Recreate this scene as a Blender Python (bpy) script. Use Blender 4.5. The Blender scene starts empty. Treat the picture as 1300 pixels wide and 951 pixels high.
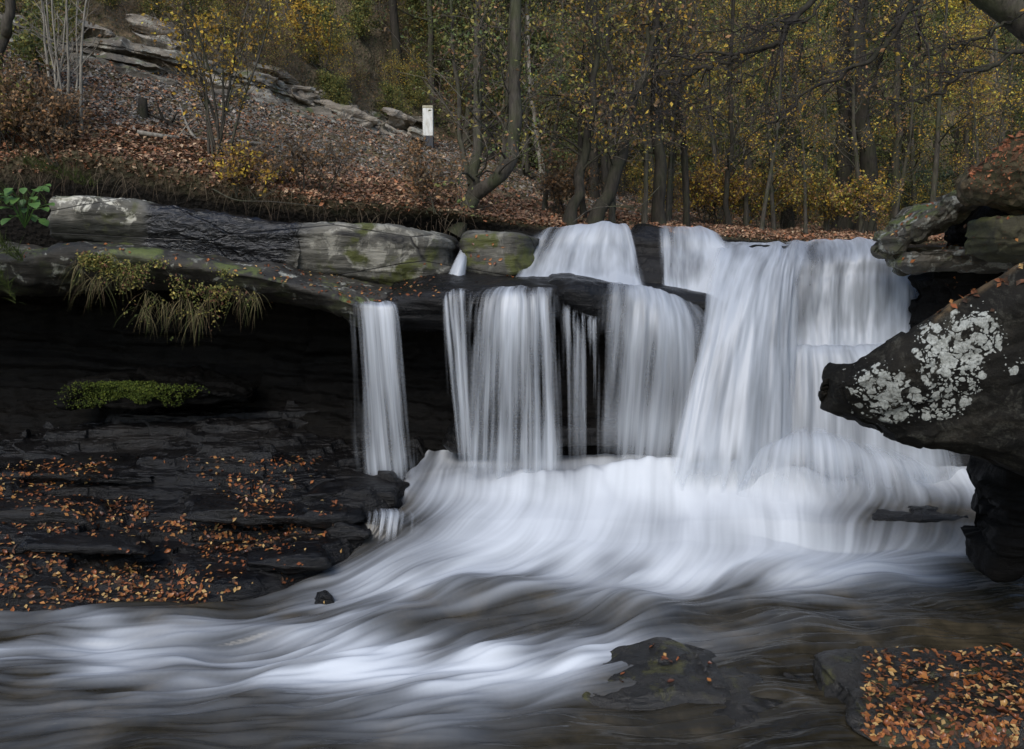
import bpy, math, random
import numpy as np
from mathutils import Vector
from mathutils.bvhtree import BVHTree
random.seed(7)
rng = np.random.default_rng(11)
C = bpy.context.scene.collection

# ------------------------------------------------------------------ camera model
FPX, CX, CY, EYE = 1100.0, 650.0, 475.5, 4.0
TH = math.atan((475.5 - 330) / FPX)
cT, sT = math.cos(TH), math.sin(TH)

def P(px, py, d):
    xc = (px - CX) / FPX; yc = -(py - CY) / FPX
    t = d / (cT + yc * sT)
    return np.array((xc * t, d, EYE + t * (-sT + yc * cT)))

def proj(V):
    V = np.asarray(V, float); z = V[:, 2] - EYE
    f = V[:, 1] * cT - z * sT; u = V[:, 1] * sT + z * cT
    return CX + FPX * V[:, 0] / f, CY - FPX * u / f

# ------------------------------------------------------------------ noise
def _h(i, j, k, s):
    n = (i * 374761393 + j * 668265263 + k * 2147483647 + s * 974634777) & 0xffffffff
    n = ((n ^ (n >> 13)) * 1274126177) & 0xffffffff
    n = ((n ^ (n >> 16)) * 2246822519) & 0xffffffff
    return ((n ^ (n >> 15)) & 0xffff) / 32767.5 - 1.0

def vn(p, s=0):
    p = np.asarray(p, float); i = np.floor(p).astype(np.int64); f = p - i
    w = f * f * f * (f * (f * 6 - 15) + 10); r = 0
    for a in (0, 1):
        wa = w[:, 0] if a else 1 - w[:, 0]
        for b in (0, 1):
            wb = w[:, 1] if b else 1 - w[:, 1]
            for c in (0, 1):
                wc = w[:, 2] if c else 1 - w[:, 2]
                r = r + wa * wb * wc * _h(i[:, 0] + a, i[:, 1] + b, i[:, 2] + c, s)
    return r

def fbm(p, o=4, s=0, g=0.5):
    r = 0; a = 1.0; p = np.asarray(p, float)
    for k in range(o):
        r = r + a * vn(p * 2 ** k + 17.3 * k, s + k); a *= g
    return r

def sstep(a, b, x):
    t = np.clip((x - a) / (b - a), 0, 1); return t * t * (3 - 2 * t)

# ------------------------------------------------------------------ mesh helpers
def make_mesh(name, V, F, mats=None, smooth=True, attrs=None, fmat=None):
    """F: (N,3) or (N,4) int array, or list of such arrays"""
    V = np.asarray(V, np.float32)
    if not isinstance(F, list): F = [F]
    F = [np.asarray(f, np.int32) for f in F if len(f)]
    me = bpy.data.meshes.new(name)
    me.vertices.add(len(V)); me.vertices.foreach_set('co', V.ravel())
    tot = np.concatenate([np.full(len(f), f.shape[1], np.int32) for f in F])
    lv = np.concatenate([f.ravel() for f in F])
    me.loops.add(len(lv)); me.loops.foreach_set('vertex_index', lv)
    me.polygons.add(len(tot))
    st = np.concatenate(([0], np.cumsum(tot)[:-1])).astype(np.int32)
    me.polygons.foreach_set('loop_start', st)
    try: me.polygons.foreach_set('loop_total', tot)
    except Exception: pass
    me.polygons.foreach_set('use_smooth', np.full(len(tot), smooth, bool))
    if fmat is not None: me.polygons.foreach_set('material_index', np.asarray(fmat, np.int32))
    for k, a in (attrs or {}).items():
        a = np.asarray(a, np.float32)
        if a.ndim == 1:
            at = me.attributes.new(k, 'FLOAT', 'POINT'); at.data.foreach_set('value', a)
        else:
            at = me.attributes.new(k, 'FLOAT_COLOR', 'POINT')
            if a.shape[1] == 3: a = np.hstack([a, np.ones((len(a), 1), np.float32)])
            at.data.foreach_set('color', a.ravel())
    me.update(calc_edges=True)
    for m in (mats if isinstance(mats, (list, tuple)) else [mats]):
        if m: me.materials.append(m)
    return me

def tag(o, label=None, cat=None, group=None, kind=None):
    if label: o['label'] = label
    if cat: o['category'] = cat
    if group: o['group'] = group
    if kind: o['kind'] = kind
    return o

def link(name, me, parent=None, loc=None, rot=None, sc=None):
    o = bpy.data.objects.new(name, me); C.objects.link(o)
    if parent: o.parent = parent
    if loc is not None: o.location = loc
    if rot is not None: o.rotation_euler = rot
    if sc is not None: o.scale = sc if hasattr(sc, '__len__') else (sc, sc, sc)
    return o

def empty(name, loc, rot=(0, 0, 0), sc=1):
    return link(name, None, None, loc, rot, sc)

def grid_faces(nu, nv, wrap_v=False):
    i = np.arange(nu - 1)[:, None]; j = np.arange(nv if wrap_v else nv - 1)[None, :]
    j2 = (j + 1) % nv
    a = i * nv + j; b = i * nv + j2; c = (i + 1) * nv + j2; d = (i + 1) * nv + j
    return np.stack([a, b, c, d], -1).reshape(-1, 4)

def normals(V, F):
    n = np.zeros_like(V)
    fn = np.cross(V[F[:, 2]] - V[F[:, 0]], V[F[:, 3]] - V[F[:, 1]])
    for k in range(4): np.add.at(n, F[:, k], fn)
    return n / np.maximum(np.linalg.norm(n, axis=1, keepdims=True), 1e-9)

def cr(A, n):
    """Catmull-Rom resample of array A (k, ...) along axis 0 to n samples."""
    A = np.asarray(A, float); k = len(A)
    if k == 2:
        t = np.linspace(0, 1, n).reshape((-1,) + (1,) * (A.ndim - 1)); return A[0] * (1 - t) + A[1] * t
    E = np.concatenate([[2 * A[0] - A[1]], A, [2 * A[-1] - A[-2]]])
    t = np.linspace(0, k - 1, n); i = np.minimum(t.astype(int), k - 2); f = (t - i).reshape((-1,) + (1,) * (A.ndim - 1))
    p0, p1, p2, p3 = E[i], E[i + 1], E[i + 2], E[i + 3]
    return 0.5 * (2 * p1 + (p2 - p0) * f + (2 * p0 - 5 * p1 + 4 * p2 - p3) * f ** 2 + (3 * p1 - p0 - 3 * p2 + p3) * f ** 3)

def patch(cols, nu, nv):
    """cols: columns of (px,py,d[,dens]). returns V (nu*nv,3), dens, U, Vv"""
    K = []
    for c in cols:
        K.append([list(P(q[0], q[1], q[2])) + [q[3] if len(q) > 3 else 1.0] for q in c])
    K = np.array(K)                       # (nc, nr, 4)
    A = cr(K, nu)
    A = cr(A.transpose(1, 0, 2), nv).transpose(1, 0, 2)
    return A[..., :3].reshape(-1, 3), np.clip(A[..., 3].reshape(-1), 0, 1.5), A

# ------------------------------------------------------------------ node helpers
class MT:
    def __init__(s, name):
        s.m = bpy.data.materials.new(name); s.m.use_nodes = True
        s.t = s.m.node_tree; s.t.nodes.clear()
        s.out = s.t.nodes.new('ShaderNodeOutputMaterial')
    def n(s, typ, ins=None, **kw):
        nd = s.t.nodes.new('ShaderNode' + typ)
        for k, v in kw.items(): setattr(nd, k, v)
        for k, v in (ins or {}).items():
            sk = nd.inputs[k]
            if isinstance(v, bpy.types.NodeSocket): s.t.links.new(v, sk)
            else: sk.default_value = v
        return nd
    def math(s, op, a, b=0.0, clamp=False):
        nd = s.n('Math', {0: a, 1: b}, operation=op, use_clamp=clamp); return nd.outputs[0]
    def mix(s, f, a, b):
        nd = s.n('Mix', data_type='RGBA')
        for k, v in ((0, f), (6, a), (7, b)):
            if isinstance(v, bpy.types.NodeSocket): s.t.links.new(v, nd.inputs[k])
            elif k == 0: nd.inputs[k].default_value = v
            else: nd.inputs[k].default_value = (*v, 1) if len(v) == 3 else v
        return nd.outputs[2]
    def ramp(s, f, stops, interp='LINEAR'):
        nd = s.n('ValToRGB', {0: f}); r = nd.color_ramp; r.interpolation = interp
        while len(r.elements) < len(stops): r.elements.new(0.5)
        for e, (p, c) in zip(r.elements, stops):
            e.position = p; e.color = (c, c, c, 1) if not hasattr(c, '__len__') else (*c, 1)
        return nd.outputs[0]
    def noise(s, vec, sc=1.0, det=6.0, rough=0.55, dist=0.0):
        return s.n('TexNoise', {'Vector': vec, 'Scale': sc, 'Detail': det, 'Roughness': rough, 'Distortion': dist}).outputs[0]
    def mapping(s, vec, sc=(1, 1, 1), rot=(0, 0, 0), loc=(0, 0, 0)):
        return s.n('Mapping', {'Vector': vec, 'Scale': sc, 'Rotation': rot, 'Location': loc}).outputs[0]
    def attr(s, name):
        return s.n('Attribute', attribute_name=name)
    def geo(s): return s.n('NewGeometry').outputs['Position']
    def bump(s, h, st=0.5, dist=0.02, nrm=None):
        ins = {'Height': h, 'Strength': st, 'Distance': dist}
        if nrm is not None: ins['Normal'] = nrm
        return s.n('Bump', ins).outputs[0]
    def done(s, sh):
        s.t.links.new(sh, s.out.inputs['Surface']); return s.m

def rock_mat(name, a, b, c, rough=(0.25, 0.6), sc=1.0, strata=6.0, bump=0.6, moss=0.0, lichen=0.0, spec=0.5, mosscol=(0.045, 0.055, 0.012), dipx=0.04):
    M = MT(name); p = M.geo()
    pz = M.mapping(p, (sc, sc, sc * strata), (0, dipx, 0))
    n1 = M.noise(M.mapping(p, (sc * .8,) * 3), 1.0, 8, .6)
    n2 = M.noise(pz, 1.3, 10, .65, .3)
    n3 = M.noise(p, 14 * sc, 6, .7)
    mixv = M.math('ADD', M.math('MULTIPLY', n1, .5), M.math('MULTIPLY', n2, .5))
    col = M.ramp(mixv, [(0.32, a), (0.48, b), (0.66, c)])
    col = M.mix(M.ramp(n3, [(0.35, 0.0), (0.7, 0.35)]), col, tuple(x * .35 for x in a))
    nrm = M.n('NewGeometry').outputs['Normal']
    up = M.n('SeparateXYZ', {0: nrm}).outputs[2]
    if lichen > 0:
        l = M.ramp(M.noise(p, 3.2 * sc, 8, .65, .6), [(0.62 - lichen * .2, 0.0), (0.68 - lichen * .2, 1.0)])
        l = M.math('MULTIPLY', l, M.ramp(M.noise(p, 30, 4, .6), [(.35, 0.2), (.5, 1.0)]))
        col = M.mix(M.math('MULTIPLY', l, .8), col, (0.33, 0.33, 0.28))
    if moss > 0:
        m = M.ramp(M.noise(p, 1.7 * sc, 8, .65, .4), [(0.62 - moss * .3, 0.0), (0.70 - moss * .3, 1.0)])
        m = M.math('MULTIPLY', m, M.ramp(up, [(0.0, 0.25), (0.6, 1.0)]))
        mc = M.mix(M.noise(p, 22, 3, .6), mosscol, tuple(x * 2.2 for x in mosscol))
        col = M.mix(m, col, mc)
    hgt = M.math('ADD', M.math('MULTIPLY', n2, 1.0), M.math('MULTIPLY', M.noise(p, 9 * sc, 9, .7), .5))
    nb = M.bump(hgt, bump, 0.08)
    nb = M.bump(M.noise(p, 60 * sc, 4, .7), bump * .5, 0.01, nb)
    r = M.ramp(n1, [(0.35, rough[0]), (0.65, rough[1])])
    b_ = M.n('BsdfPrincipled', {'Base Color': col, 'Roughness': r, 'Normal': nb, 'Specular IOR Level': spec})
    return M.done(b_.outputs[0])

# ------------------------------------------------------------------ materials
M_wet = rock_mat('wet_black_rock', (.003, .003, .0035), (.007, .0065, .0065), (.017, .015, .013), (.12, .5), 1.0, 7, .9, spec=.3)
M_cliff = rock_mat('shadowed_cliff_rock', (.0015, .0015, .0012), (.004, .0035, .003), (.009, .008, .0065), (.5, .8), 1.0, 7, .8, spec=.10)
M_ledge = rock_mat('ledge_sandstone', (.007, .006, .004), (.020, .017, .012), (.055, .049, .038), (.5, .85), 1.0, 6, .6, moss=.3, lichen=.2)
M_sand = rock_mat('pale_sandstone', (.13, .105, .08), (.27, .23, .18), (.42, .38, .32), (.7, .95), .9, 8, .8, moss=.15, lichen=.3)
M_cut = rock_mat('weathered_cut_rock', (.05, .04, .03), (.14, .12, .09), (.32, .285, .23), (.7, .95), .8, 6, .8, moss=.25, lichen=.3, mosscol=(.045, .05, .018))
M_right = rock_mat('right_bank_rock', (.02, .017, .012), (.06, .052, .037), (.14, .12, .09), (.5, .85), 1.2, 7, .7, moss=.3, lichen=.4)
M_fore = rock_mat('foreground_wet_rock', (.006, .0055, .0045), (.015, .013, .010), (.036, .031, .024), (.15, .4), 1.6, 6, .7, moss=.25, mosscol=(.03, .028, .008))

def slab_material():
    M = MT('banded_slab_rock'); p = M.geo()
    wet = M.attr('wet').outputs['Fac']
    n1 = M.noise(p, 1.1, 9, .62, .4); n2 = M.noise(M.mapping(p, (1, 1, 5)), 1.6, 8, .6, .3)
    dry = M.ramp(n1, [(.3, (.035, .033, .027)), (.5, (.085, .08, .065)), (.68, (.16, .15, .125))])
    lich = M.ramp(M.noise(p, 2.3, 9, .7, .6), [(.52, 0.0), (.58, 1.0)])
    pale = M.attr('pale').outputs['Fac']
    dry = M.mix(M.math('MULTIPLY', lich, pale), dry, (.46, .44, .37))
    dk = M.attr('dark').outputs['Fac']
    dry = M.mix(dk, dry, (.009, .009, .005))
    moss = M.ramp(M.noise(p, 1.5, 8, .6, .4), [(.53, 0.0), (.6, 1.0)])
    dry = M.mix(M.math('MULTIPLY', moss, M.attr('moss').outputs['Fac']), dry, (.055, .06, .012))
    crk = M.n('TexVoronoi', {'Vector': M.mapping(p, (.35, .5, 1.3), (0, -.12, 0)), 'Scale': 1.0}, feature='DISTANCE_TO_EDGE').outputs[0]
    crk = M.ramp(crk, [(0.0, 0.0), (.012, 1.0)])
    dry = M.mix(crk, (.012, .011, .01), dry)
    wetc = M.ramp(n2, [(.35, (.003, .003, .0035)), (.65, (.010, .010, .012))])
    col = M.mix(wet, dry, wetc)
    rip = M.noise(M.mapping(p, (5, 5, 9), (0, .5, 0)), 1.2, 7, .55, 1.2)
    h = M.math('ADD', M.math('MULTIPLY', n2, .8), M.math('MULTIPLY', M.math('MULTIPLY', rip, wet), .9))
    h = M.math('ADD', h, M.math('MULTIPLY', crk, .3))
    nb = M.bump(h, .75, .09)
    nb = M.bump(M.noise(p, 45, 5, .7), .3, .01, nb)
    r = M.mix(wet, (.8,) * 3, (.2,) * 3)
    return M.done(M.n('BsdfPrincipled', {'Base Color': col, 'Roughness': r, 'Normal': nb}).outputs[0])
M_slab = slab_material()

def lichen_boulder_material():
    M = MT('lichen_spotted_boulder'); p = M.geo()
    reg = M.attr('lich').outputs['Fac']
    n1 = M.noise(p, 2.5, 9, .65, .3)
    base = M.ramp(n1, [(.35, (.004, .0037, .003)), (.55, (.010, .009, .007)), (.7, (.024, .021, .016))])
    pw = M.n('VectorMath', {0: p, 1: M.n('VectorMath', {0: M.n('TexNoise', {'Vector': p, 'Scale': 9.0, 'Detail': 5.0}).outputs[1], 'Scale': .11}, operation='SCALE').outputs[0]}, operation='ADD').outputs[0]
    msk = None
    for sc, th in ((9.0, .30), (17.0, .26), (31.0, .2)):
        v = M.n('TexVoronoi', {'Vector': pw, 'Scale': sc, 'Randomness': 1.0})
        rnd = M.n('SeparateXYZ', {0: v.outputs['Color']}).outputs[0]
        keep = M.math('LESS_THAN', rnd, M.math('MULTIPLY', reg, 1.02))
        rad = M.math('MULTIPLY', M.math('ADD', M.math('MULTIPLY', reg, .30), th * .9), M.math('ADD', M.math('MULTIPLY', n1, .8), .5))
        dd = M.math('SUBTRACT', rad, v.outputs['Distance'])
        s = M.math('MULTIPLY', M.math('MULTIPLY', dd, 16.0, True), keep)
        msk = s if msk is None else M.math('MAXIMUM', msk, s)
    mot = M.noise(p, 38, 5, .7)
    lc = M.ramp(mot, [(.3, (.13, .135, .12)), (.5, (.30, .31, .285)), (.7, (.42, .43, .40))])
    msk = M.math('MULTIPLY', msk, M.ramp(mot, [(.28, .35), (.42, 1.0)]))
    col = M.mix(msk, base, lc)
    old = M.ramp(M.noise(p, 4.5, 9, .75, .8), [(.52, 0.0), (.60, .5)])
    col = M.mix(M.math('MULTIPLY', old, M.ramp(M.noise(p, 40, 4, .7), [(.4, .1), (.6, 1.0)])), col, (.07, .068, .055))
    strip = M.attr('brown').outputs['Fac']
    col = M.mix(M.math('MULTIPLY', strip, M.ramp(M.noise(p, 7, 5, .6), [(.4, 0.0), (.55, 1.0)])), col, (.11, .075, .04))
    nb = M.bump(M.math('ADD', M.noise(p, 6, 9, .7), M.math('MULTIPLY', msk, .12)), .7, .06)
    nb = M.bump(M.noise(p, 70, 4, .7), .4, .01, nb)
    return M.done(M.n('BsdfPrincipled', {'Base Color': col, 'Roughness': .75, 'Normal': nb, 'Specular IOR Level': .15}).outputs[0])
M_lich = lichen_boulder_material()

def fall_material(name, fu=26.0, seed=0.0, soft=.5, white=(.62, .66, .715)):
    """silky falling water: streaks run down the sheet (v), thin places let the rock show"""
    M = MT(name)
    uv = M.n('UVMap', uv_map='UVMap').outputs[0]
    dens = M.attr('dens').outputs['Fac']
    a = M.noise(M.mapping(uv, (fu, .42, 1), loc=(seed, seed * .7, seed)), 1.0, 3, .55, .05)
    b = M.noise(M.mapping(uv, (fu * .28, .30, 1), loc=(seed + 5, 1, 2)), 1.0, 3, .5, .1)
    c = M.noise(M.mapping(uv, (fu * 3.2, .5, 1), loc=(seed + 9, 3, 2)), 1.0, 2, .5)
    s = M.math('ADD', M.math('ADD', M.math('MULTIPLY', a, .46), M.math('MULTIPLY', b, .52)), M.math('MULTIPLY', c, .10))
    s = M.math('SUBTRACT', s, .54)
    al = M.math('ADD', dens, M.math('MULTIPLY', s, 4.2 * (1.35 - soft)), True)
    al = M.ramp(al, [(0.0, 0.0), (.5, .5), (1.0, 1.0)])
    al = M.math('MULTIPLY', al, M.ramp(dens, [(0.0, 0.0), (.22, 1.0)]))
    al = M.math('MULTIPLY', al, .97)
    nb = M.bump(s, .2, .08)
    tone = M.mix(M.math('MULTIPLY', M.math('ADD', s, .2), 1.4, True), tuple(x * .86 for x in white), white)
    df = M.n('BsdfDiffuse', {'Color': tone, 'Normal': nb}).outputs[0]
    tr = M.n('BsdfTranslucent', {'Color': tone, 'Normal': nb}).outputs[0]
    body = M.n('MixShader', {0: .35, 1: df, 2: tr}).outputs[0]
    gl = M.n('BsdfGlossy', {'Roughness': .45, 'Color': (1, 1, 1, 1)}).outputs[0]
    body = M.n('MixShader', {0: .04, 1: body, 2: gl}).outputs[0]
    tp = M.n('BsdfTransparent').outputs[0]
    m = M.done(M.n('MixShader', {0: al, 1: tp, 2: body}).outputs[0])
    return m

def river_material():
    M = MT('stream_water_with_foam'); p = M.geo()
    foam = M.attr('foam').outputs['Fac']; st = M.attr('streak').outputs['Fac']
    bed = M.noise(p, 1.4, 6, .6, .3)
    wcol = M.ramp(bed, [(.3, (.008, .007, .0045)), (.55, (.030, .025, .016)), (.75, (.07, .055, .034))])
    wb = M.bump(st, .28, .04)
    wat = M.n('BsdfPrincipled', {'Base Color': wcol, 'Roughness': .22, 'Normal': wb, 'IOR': 1.33}).outputs[0]
    f = M.ramp(foam, [(0.0, 0.0), (.5, .42), (1.0, 1.0)])
    fc = M.mix(f, (.35, .38, .425), (.545, .57, .60))
    fd = M.n('BsdfPrincipled', {'Base Color': fc, 'Roughness': .8, 'Specular IOR Level': .1, 'Subsurface Weight': .0}).outputs[0]
    return M.done(M.n('MixShader', {0: f, 1: wat, 2: fd}).outputs[0])

def attr_color_mat(name, attr='tint', rough=.8, trans=0.0, bump=False, spec=.3):
    M = MT(name); c = M.attr(attr).outputs['Color']
    b = M.n('BsdfPrincipled', {'Base Color': c, 'Roughness': rough, 'Specular IOR Level': spec}).outputs[0]
    if trans > 0:
        t = M.n('BsdfTranslucent', {'Color': c}).outputs[0]
        b = M.n('MixShader', {0: trans, 1: b, 2: t}).outputs[0]
    return M.done(b)
M_leaf = attr_color_mat('autumn_leaf', trans=.3)
M_litter = attr_color_mat('fallen_leaf_litter', rough=.7)
M_stone = attr_color_mat('loose_gravel', rough=.85)
M_grass = attr_color_mat('grass_blades', trans=.25)

def bark_mat(name, a, b, mossy=.0):
    M = MT(name); p = M.n('TexCoord').outputs['Object']
    n = M.noise(M.mapping(p, (9, 9, 1.6)), 2.0, 8, .65, .3)
    col = M.ramp(n, [(.3, a), (.7, b)])
    if mossy: col = M.mix(M.math('MULTIPLY', M.ramp(M.noise(p, 2.2, 6, .6), [(.45, 0.0), (.6, 1.0)]), mossy), col, (.04, .05, .018))
    return M.done(M.n('BsdfPrincipled', {'Base Color': col, 'Roughness': .9, 'Normal': M.bump(n, .7, .02), 'Specular IOR Level': .2}).outputs[0])
M_bark = bark_mat('grey_brown_bark', (.02, .017, .014), (.085, .075, .06), .5)
M_bark2 = bark_mat('dark_bark', (.010, .009, .007), (.04, .034, .027), .2)
M_pale = bark_mat('pale_bark', (.10, .09, .075), (.30, .275, .23))
M_twig = bark_mat('twig_bark', (.045, .038, .030), (.13, .11, .09))

def single_leaf_mat():
    M = MT('single_fallen_leaf')
    r = M.n('ObjectInfo').outputs['Random']
    col = M.ramp(r, [(0.0, (.04, .016, .008)), (.25, (.13, .038, .011)), (.55, (.24, .070, .015)), (.78, (.30, .12, .025)), (.92, (.36, .21, .06)), (1.0, (.10, .036, .014))])
    p = M.n('TexCoord').outputs['Object']
    col = M.mix(M.ramp(M.noise(p, 25, 4, .6), [(.5, 0.0), (.7, .6)]), col, (.08, .03, .012))
    return M.done(M.n('BsdfPrincipled', {'Base Color': col, 'Roughness': .35}).outputs[0])
M_single = single_leaf_mat()

def ground_mat(name, cols, sc=5.0):
    M = MT(name); p = M.geo()
    v = M.n('TexVoronoi', {'Vector': p, 'Scale': 11.0}); r = M.n('SeparateXYZ', {0: v.outputs['Color']}).outputs[0]
    n = M.noise(p, .6, 8, .65, .3)
    c1 = M.ramp(r, [(i / (len(cols) - 1), c) for i, c in enumerate(cols)])
    c = M.mix(M.ramp(n, [(.35, 0.0), (.7, .7)]), c1, (.05, .045, .028))
    c = M.mix(M.attr('undercut_shade').outputs['Fac'], c, (.010, .008, .006))  # near-black shade under the bank lip, painted into the ground colour
    nb = M.bump(M.math('ADD', M.noise(p, 12, 8, .7), v.outputs['Distance']), .9, .08)
    return M.done(M.n('BsdfPrincipled', {'Base Color': c, 'Roughness': .95, 'Normal': nb, 'Specular IOR Level': .2}).outputs[0])
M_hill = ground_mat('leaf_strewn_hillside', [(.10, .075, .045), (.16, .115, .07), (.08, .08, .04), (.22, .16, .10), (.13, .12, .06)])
M_bed = ground_mat('stream_bed_ground', [(.02, .018, .014), (.04, .035, .028), (.06, .05, .04)])

ROCKS = []       # (V, F) of rock surfaces used to lay leaves on
def add_bvh(V, F): ROCKS.append((np.asarray(V, float), np.asarray(F)))

# ------------------------------------------------------------------ rock lofts
def loft(name, stations, mat, du=.05, dr=.05, amp=.05, strata=.03, sf=9.0, dip=0.0, seed=0, round_=2, tb=.05, ub=0.0, attrs=None, endcap=.25, top_tilt=0.0, parent=None, blocky=0.0, skew=.10, flat=False):
    """stations: (px, py_top, py_bot, d_front, depth[, back_rise]) from left to right"""
    S = []
    for s in stations:
        a = P(s[0], s[1], s[3]); b = P(s[0], s[2], s[3])
        S.append([(a[0] + b[0]) / 2, s[3], a[2], b[2], s[4], s[5] if len(s) > 5 else top_tilt])
    S = np.array(S); L = np.abs(np.diff(S[:, 0])).sum() + 1e-6
    nu = max(8, int(L / du)); S = cr(S, nu) if len(S) > 2 else cr(S, nu)
    per = np.mean(2 * (S[:, 2] - S[:, 3]) + 2 * S[:, 4]); nr = max(16, int(per / dr))
    V = np.zeros((nu, nr, 3))
    for i, (x, yf, zt, zb, dep, tl) in enumerate(S):
        h = max(zt - zb, .02)
        poly = np.array([(yf + dep, zt + tl), (yf + dep * .5, zt + tl * .5), (yf + tb, zt), (yf, zt - .22 * h), (yf + ub * .3, zt - .6 * h), (yf + ub, zb), (yf + dep * .6 + ub * .4, zb - .0 * h), (yf + dep, zb)])
        for _ in range(round_):
            q = np.roll(poly, -1, 0)
            poly = np.stack([poly * .82 + q * .18, poly * .18 + q * .82], 1).reshape(-1, 2)
        cl = np.vstack([poly, poly[:1]]); sg = np.linalg.norm(np.diff(cl, axis=0), axis=1); cs = np.concatenate([[0], np.cumsum(sg)])
        t = np.linspace(0, cs[-1], nr, endpoint=False)
        V[i, :, 1] = np.interp(t, cs, cl[:, 0]); V[i, :, 2] = np.interp(t, cs, cl[:, 1]); V[i, :, 0] = x
    # rounded ends
    e = endcap
    for i in range(nu):
        x = S[i, 0]; k = min(abs(x - S[0, 0]), abs(x - S[-1, 0])) / max(e, 1e-3)
        if k < 1:
            f = math.sqrt(max(0.0, 1 - (1 - k) ** 2)) * .85 + .15 * min(1, k * 3)
            c = V[i].mean(0); V[i, :, 1:] = c[1:] + (V[i, :, 1:] - c[1:]) * max(f, .03)
    V = V.reshape(-1, 3)
    V[:, 0] += skew * fbm(np.stack([V[:, 0] * .8, V[:, 1] * 1.3, V[:, 2] * 3], 1), 2, seed + 60)
    F = grid_faces(nu, nr, True)[:, ::-1]
    n0 = V.reshape(nu, nr, 3)
    V, Fs = displace(V, F, amp, strata, sf, dip, seed, blocky)
    c0 = V[:nr].mean(0); c1 = V[-nr:].mean(0); k = len(V)
    V = np.vstack([V, c0, c1])
    r = np.arange(nr); r2 = (r + 1) % nr
    T = np.vstack([np.stack([np.full(nr, k), r, r2], 1), np.stack([np.full(nr, k + 1), (nu - 1) * nr + r2, (nu - 1) * nr + r], 1)])
    at = attrs(V) if attrs else None
    me = make_mesh(name, V, [F, T], mat, not flat, at)
    o = link(name, me, parent)
    add_bvh(V, F)
    return o

def displace(V, F, amp, strata, sf, dip, seed, blocky=0.0, bx=1.1):
    n = normals(V, F)
    zz = V[:, 2] + dip * V[:, 0] + .06 * fbm(V * .7, 3, seed + 40)
    lay = np.stack([V[:, 0] * .35, V[:, 1] * .35, zz * sf], 1)
    st = vn(lay, seed + 3); st = np.tanh(st * 3) * .6 + .4 * vn(lay * (1.3, 1.3, 2.3), seed + 4)
    d = amp * fbm(V * 1.6, 5, seed) + strata * st + amp * .25 * fbm(V * 9, 3, seed + 9)
    if blocky:
        c = np.floor((V + np.stack([V[:, 0] * 0, V[:, 0] * 0, dip * V[:, 0]], 1)) * (bx, bx * 1.4, sf * .6) + .35 * fbm(V * 1.1, 2, seed + 5)[:, None]).astype(np.int64)
        d = d + blocky * _h(c[:, 0], c[:, 1], c[:, 2], seed + 21)
    return V + n * d[:, None], F

# ------------------------------------------------------------------ world & light
sc = bpy.context.scene
W = bpy.data.worlds.new("World"); sc.world = W; W.use_nodes = True
nt = W.node_tree; bg = nt.nodes['Background']
sky = nt.nodes.new('ShaderNodeTexSky'); sky.sky_type = 'NISHITA'; sky.sun_disc = False
SUN_EL, SUN_AZ = math.radians(42), math.radians(200)
sky.sun_elevation = SUN_EL; sky.sun_rotation = SUN_AZ; sky.altitude = 400; sky.dust_density = 1.5; sky.air_density = 1.0; sky.ozone_density = 1.2
nt.links.new(sky.outputs[0], bg.inputs[0]); bg.inputs[1].default_value = .13
ld = bpy.data.lights.new('overcast_sun', 'SUN'); ld.energy = 1.5; ld.angle = math.radians(35); ld.color = (1, .95, .87)
lo = bpy.data.objects.new('overcast_sun', ld); C.objects.link(lo)
sd = Vector((math.sin(SUN_AZ) * math.cos(SUN_EL), math.cos(SUN_AZ) * math.cos(SUN_EL), math.sin(SUN_EL)))
lo.rotation_euler = sd.to_track_quat('Z', 'Y').to_euler(); lo.location = (0, 0, 30)

cam = bpy.data.cameras.new('camera'); co = bpy.data.objects.new('camera', cam); C.objects.link(co)
cam.sensor_width = 36; cam.lens = 36 * FPX / 1300; cam.clip_end = 2000; cam.clip_start = .05
co.location = (0, 0, EYE); co.rotation_euler = (math.pi / 2 - TH, 0, 0)
sc.camera = co
sc.view_settings.view_transform = 'Standard'; sc.view_settings.look = 'None'; sc.view_settings.gamma = 1
sc.view_settings.exposure = 0.7
sc.view_settings.use_curve_mapping = False
sc.cycles.max_bounces = 8; sc.cycles.transparent_max_bounces = 24; sc.cycles.use_denoising = True

# ------------------------------------------------------------------ ground
def ground():
    xs = np.concatenate([np.linspace(-600, -40, 15), np.linspace(-36, 36, 73), np.linspace(40, 600, 15)])
    ys = np.concatenate([np.linspace(-60, -8, 8), np.linspace(-6, 60, 67), np.linspace(70, 800, 20)])
    X, Y = np.meshgrid(xs, ys, indexing='ij')
    Z = -.75 + .15 * fbm(np.stack([X, Y, X * 0], -1).reshape(-1, 3) * .5, 3, 5).reshape(X.shape)
    Z += 1.9 * sstep(8.5, 15, np.abs(X - .5)) * (Y < 16) + sstep(15.6, 17.5, Y) * 1.5 + sstep(40, 200, Y) * 4
    V = np.stack([X, Y, Z], -1).reshape(-1, 3)
    o = link('ground', make_mesh('ground', V, grid_faces(len(xs), len(ys))[:, ::-1], M_bed)); tag(o, kind='structure')
ground()

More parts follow.
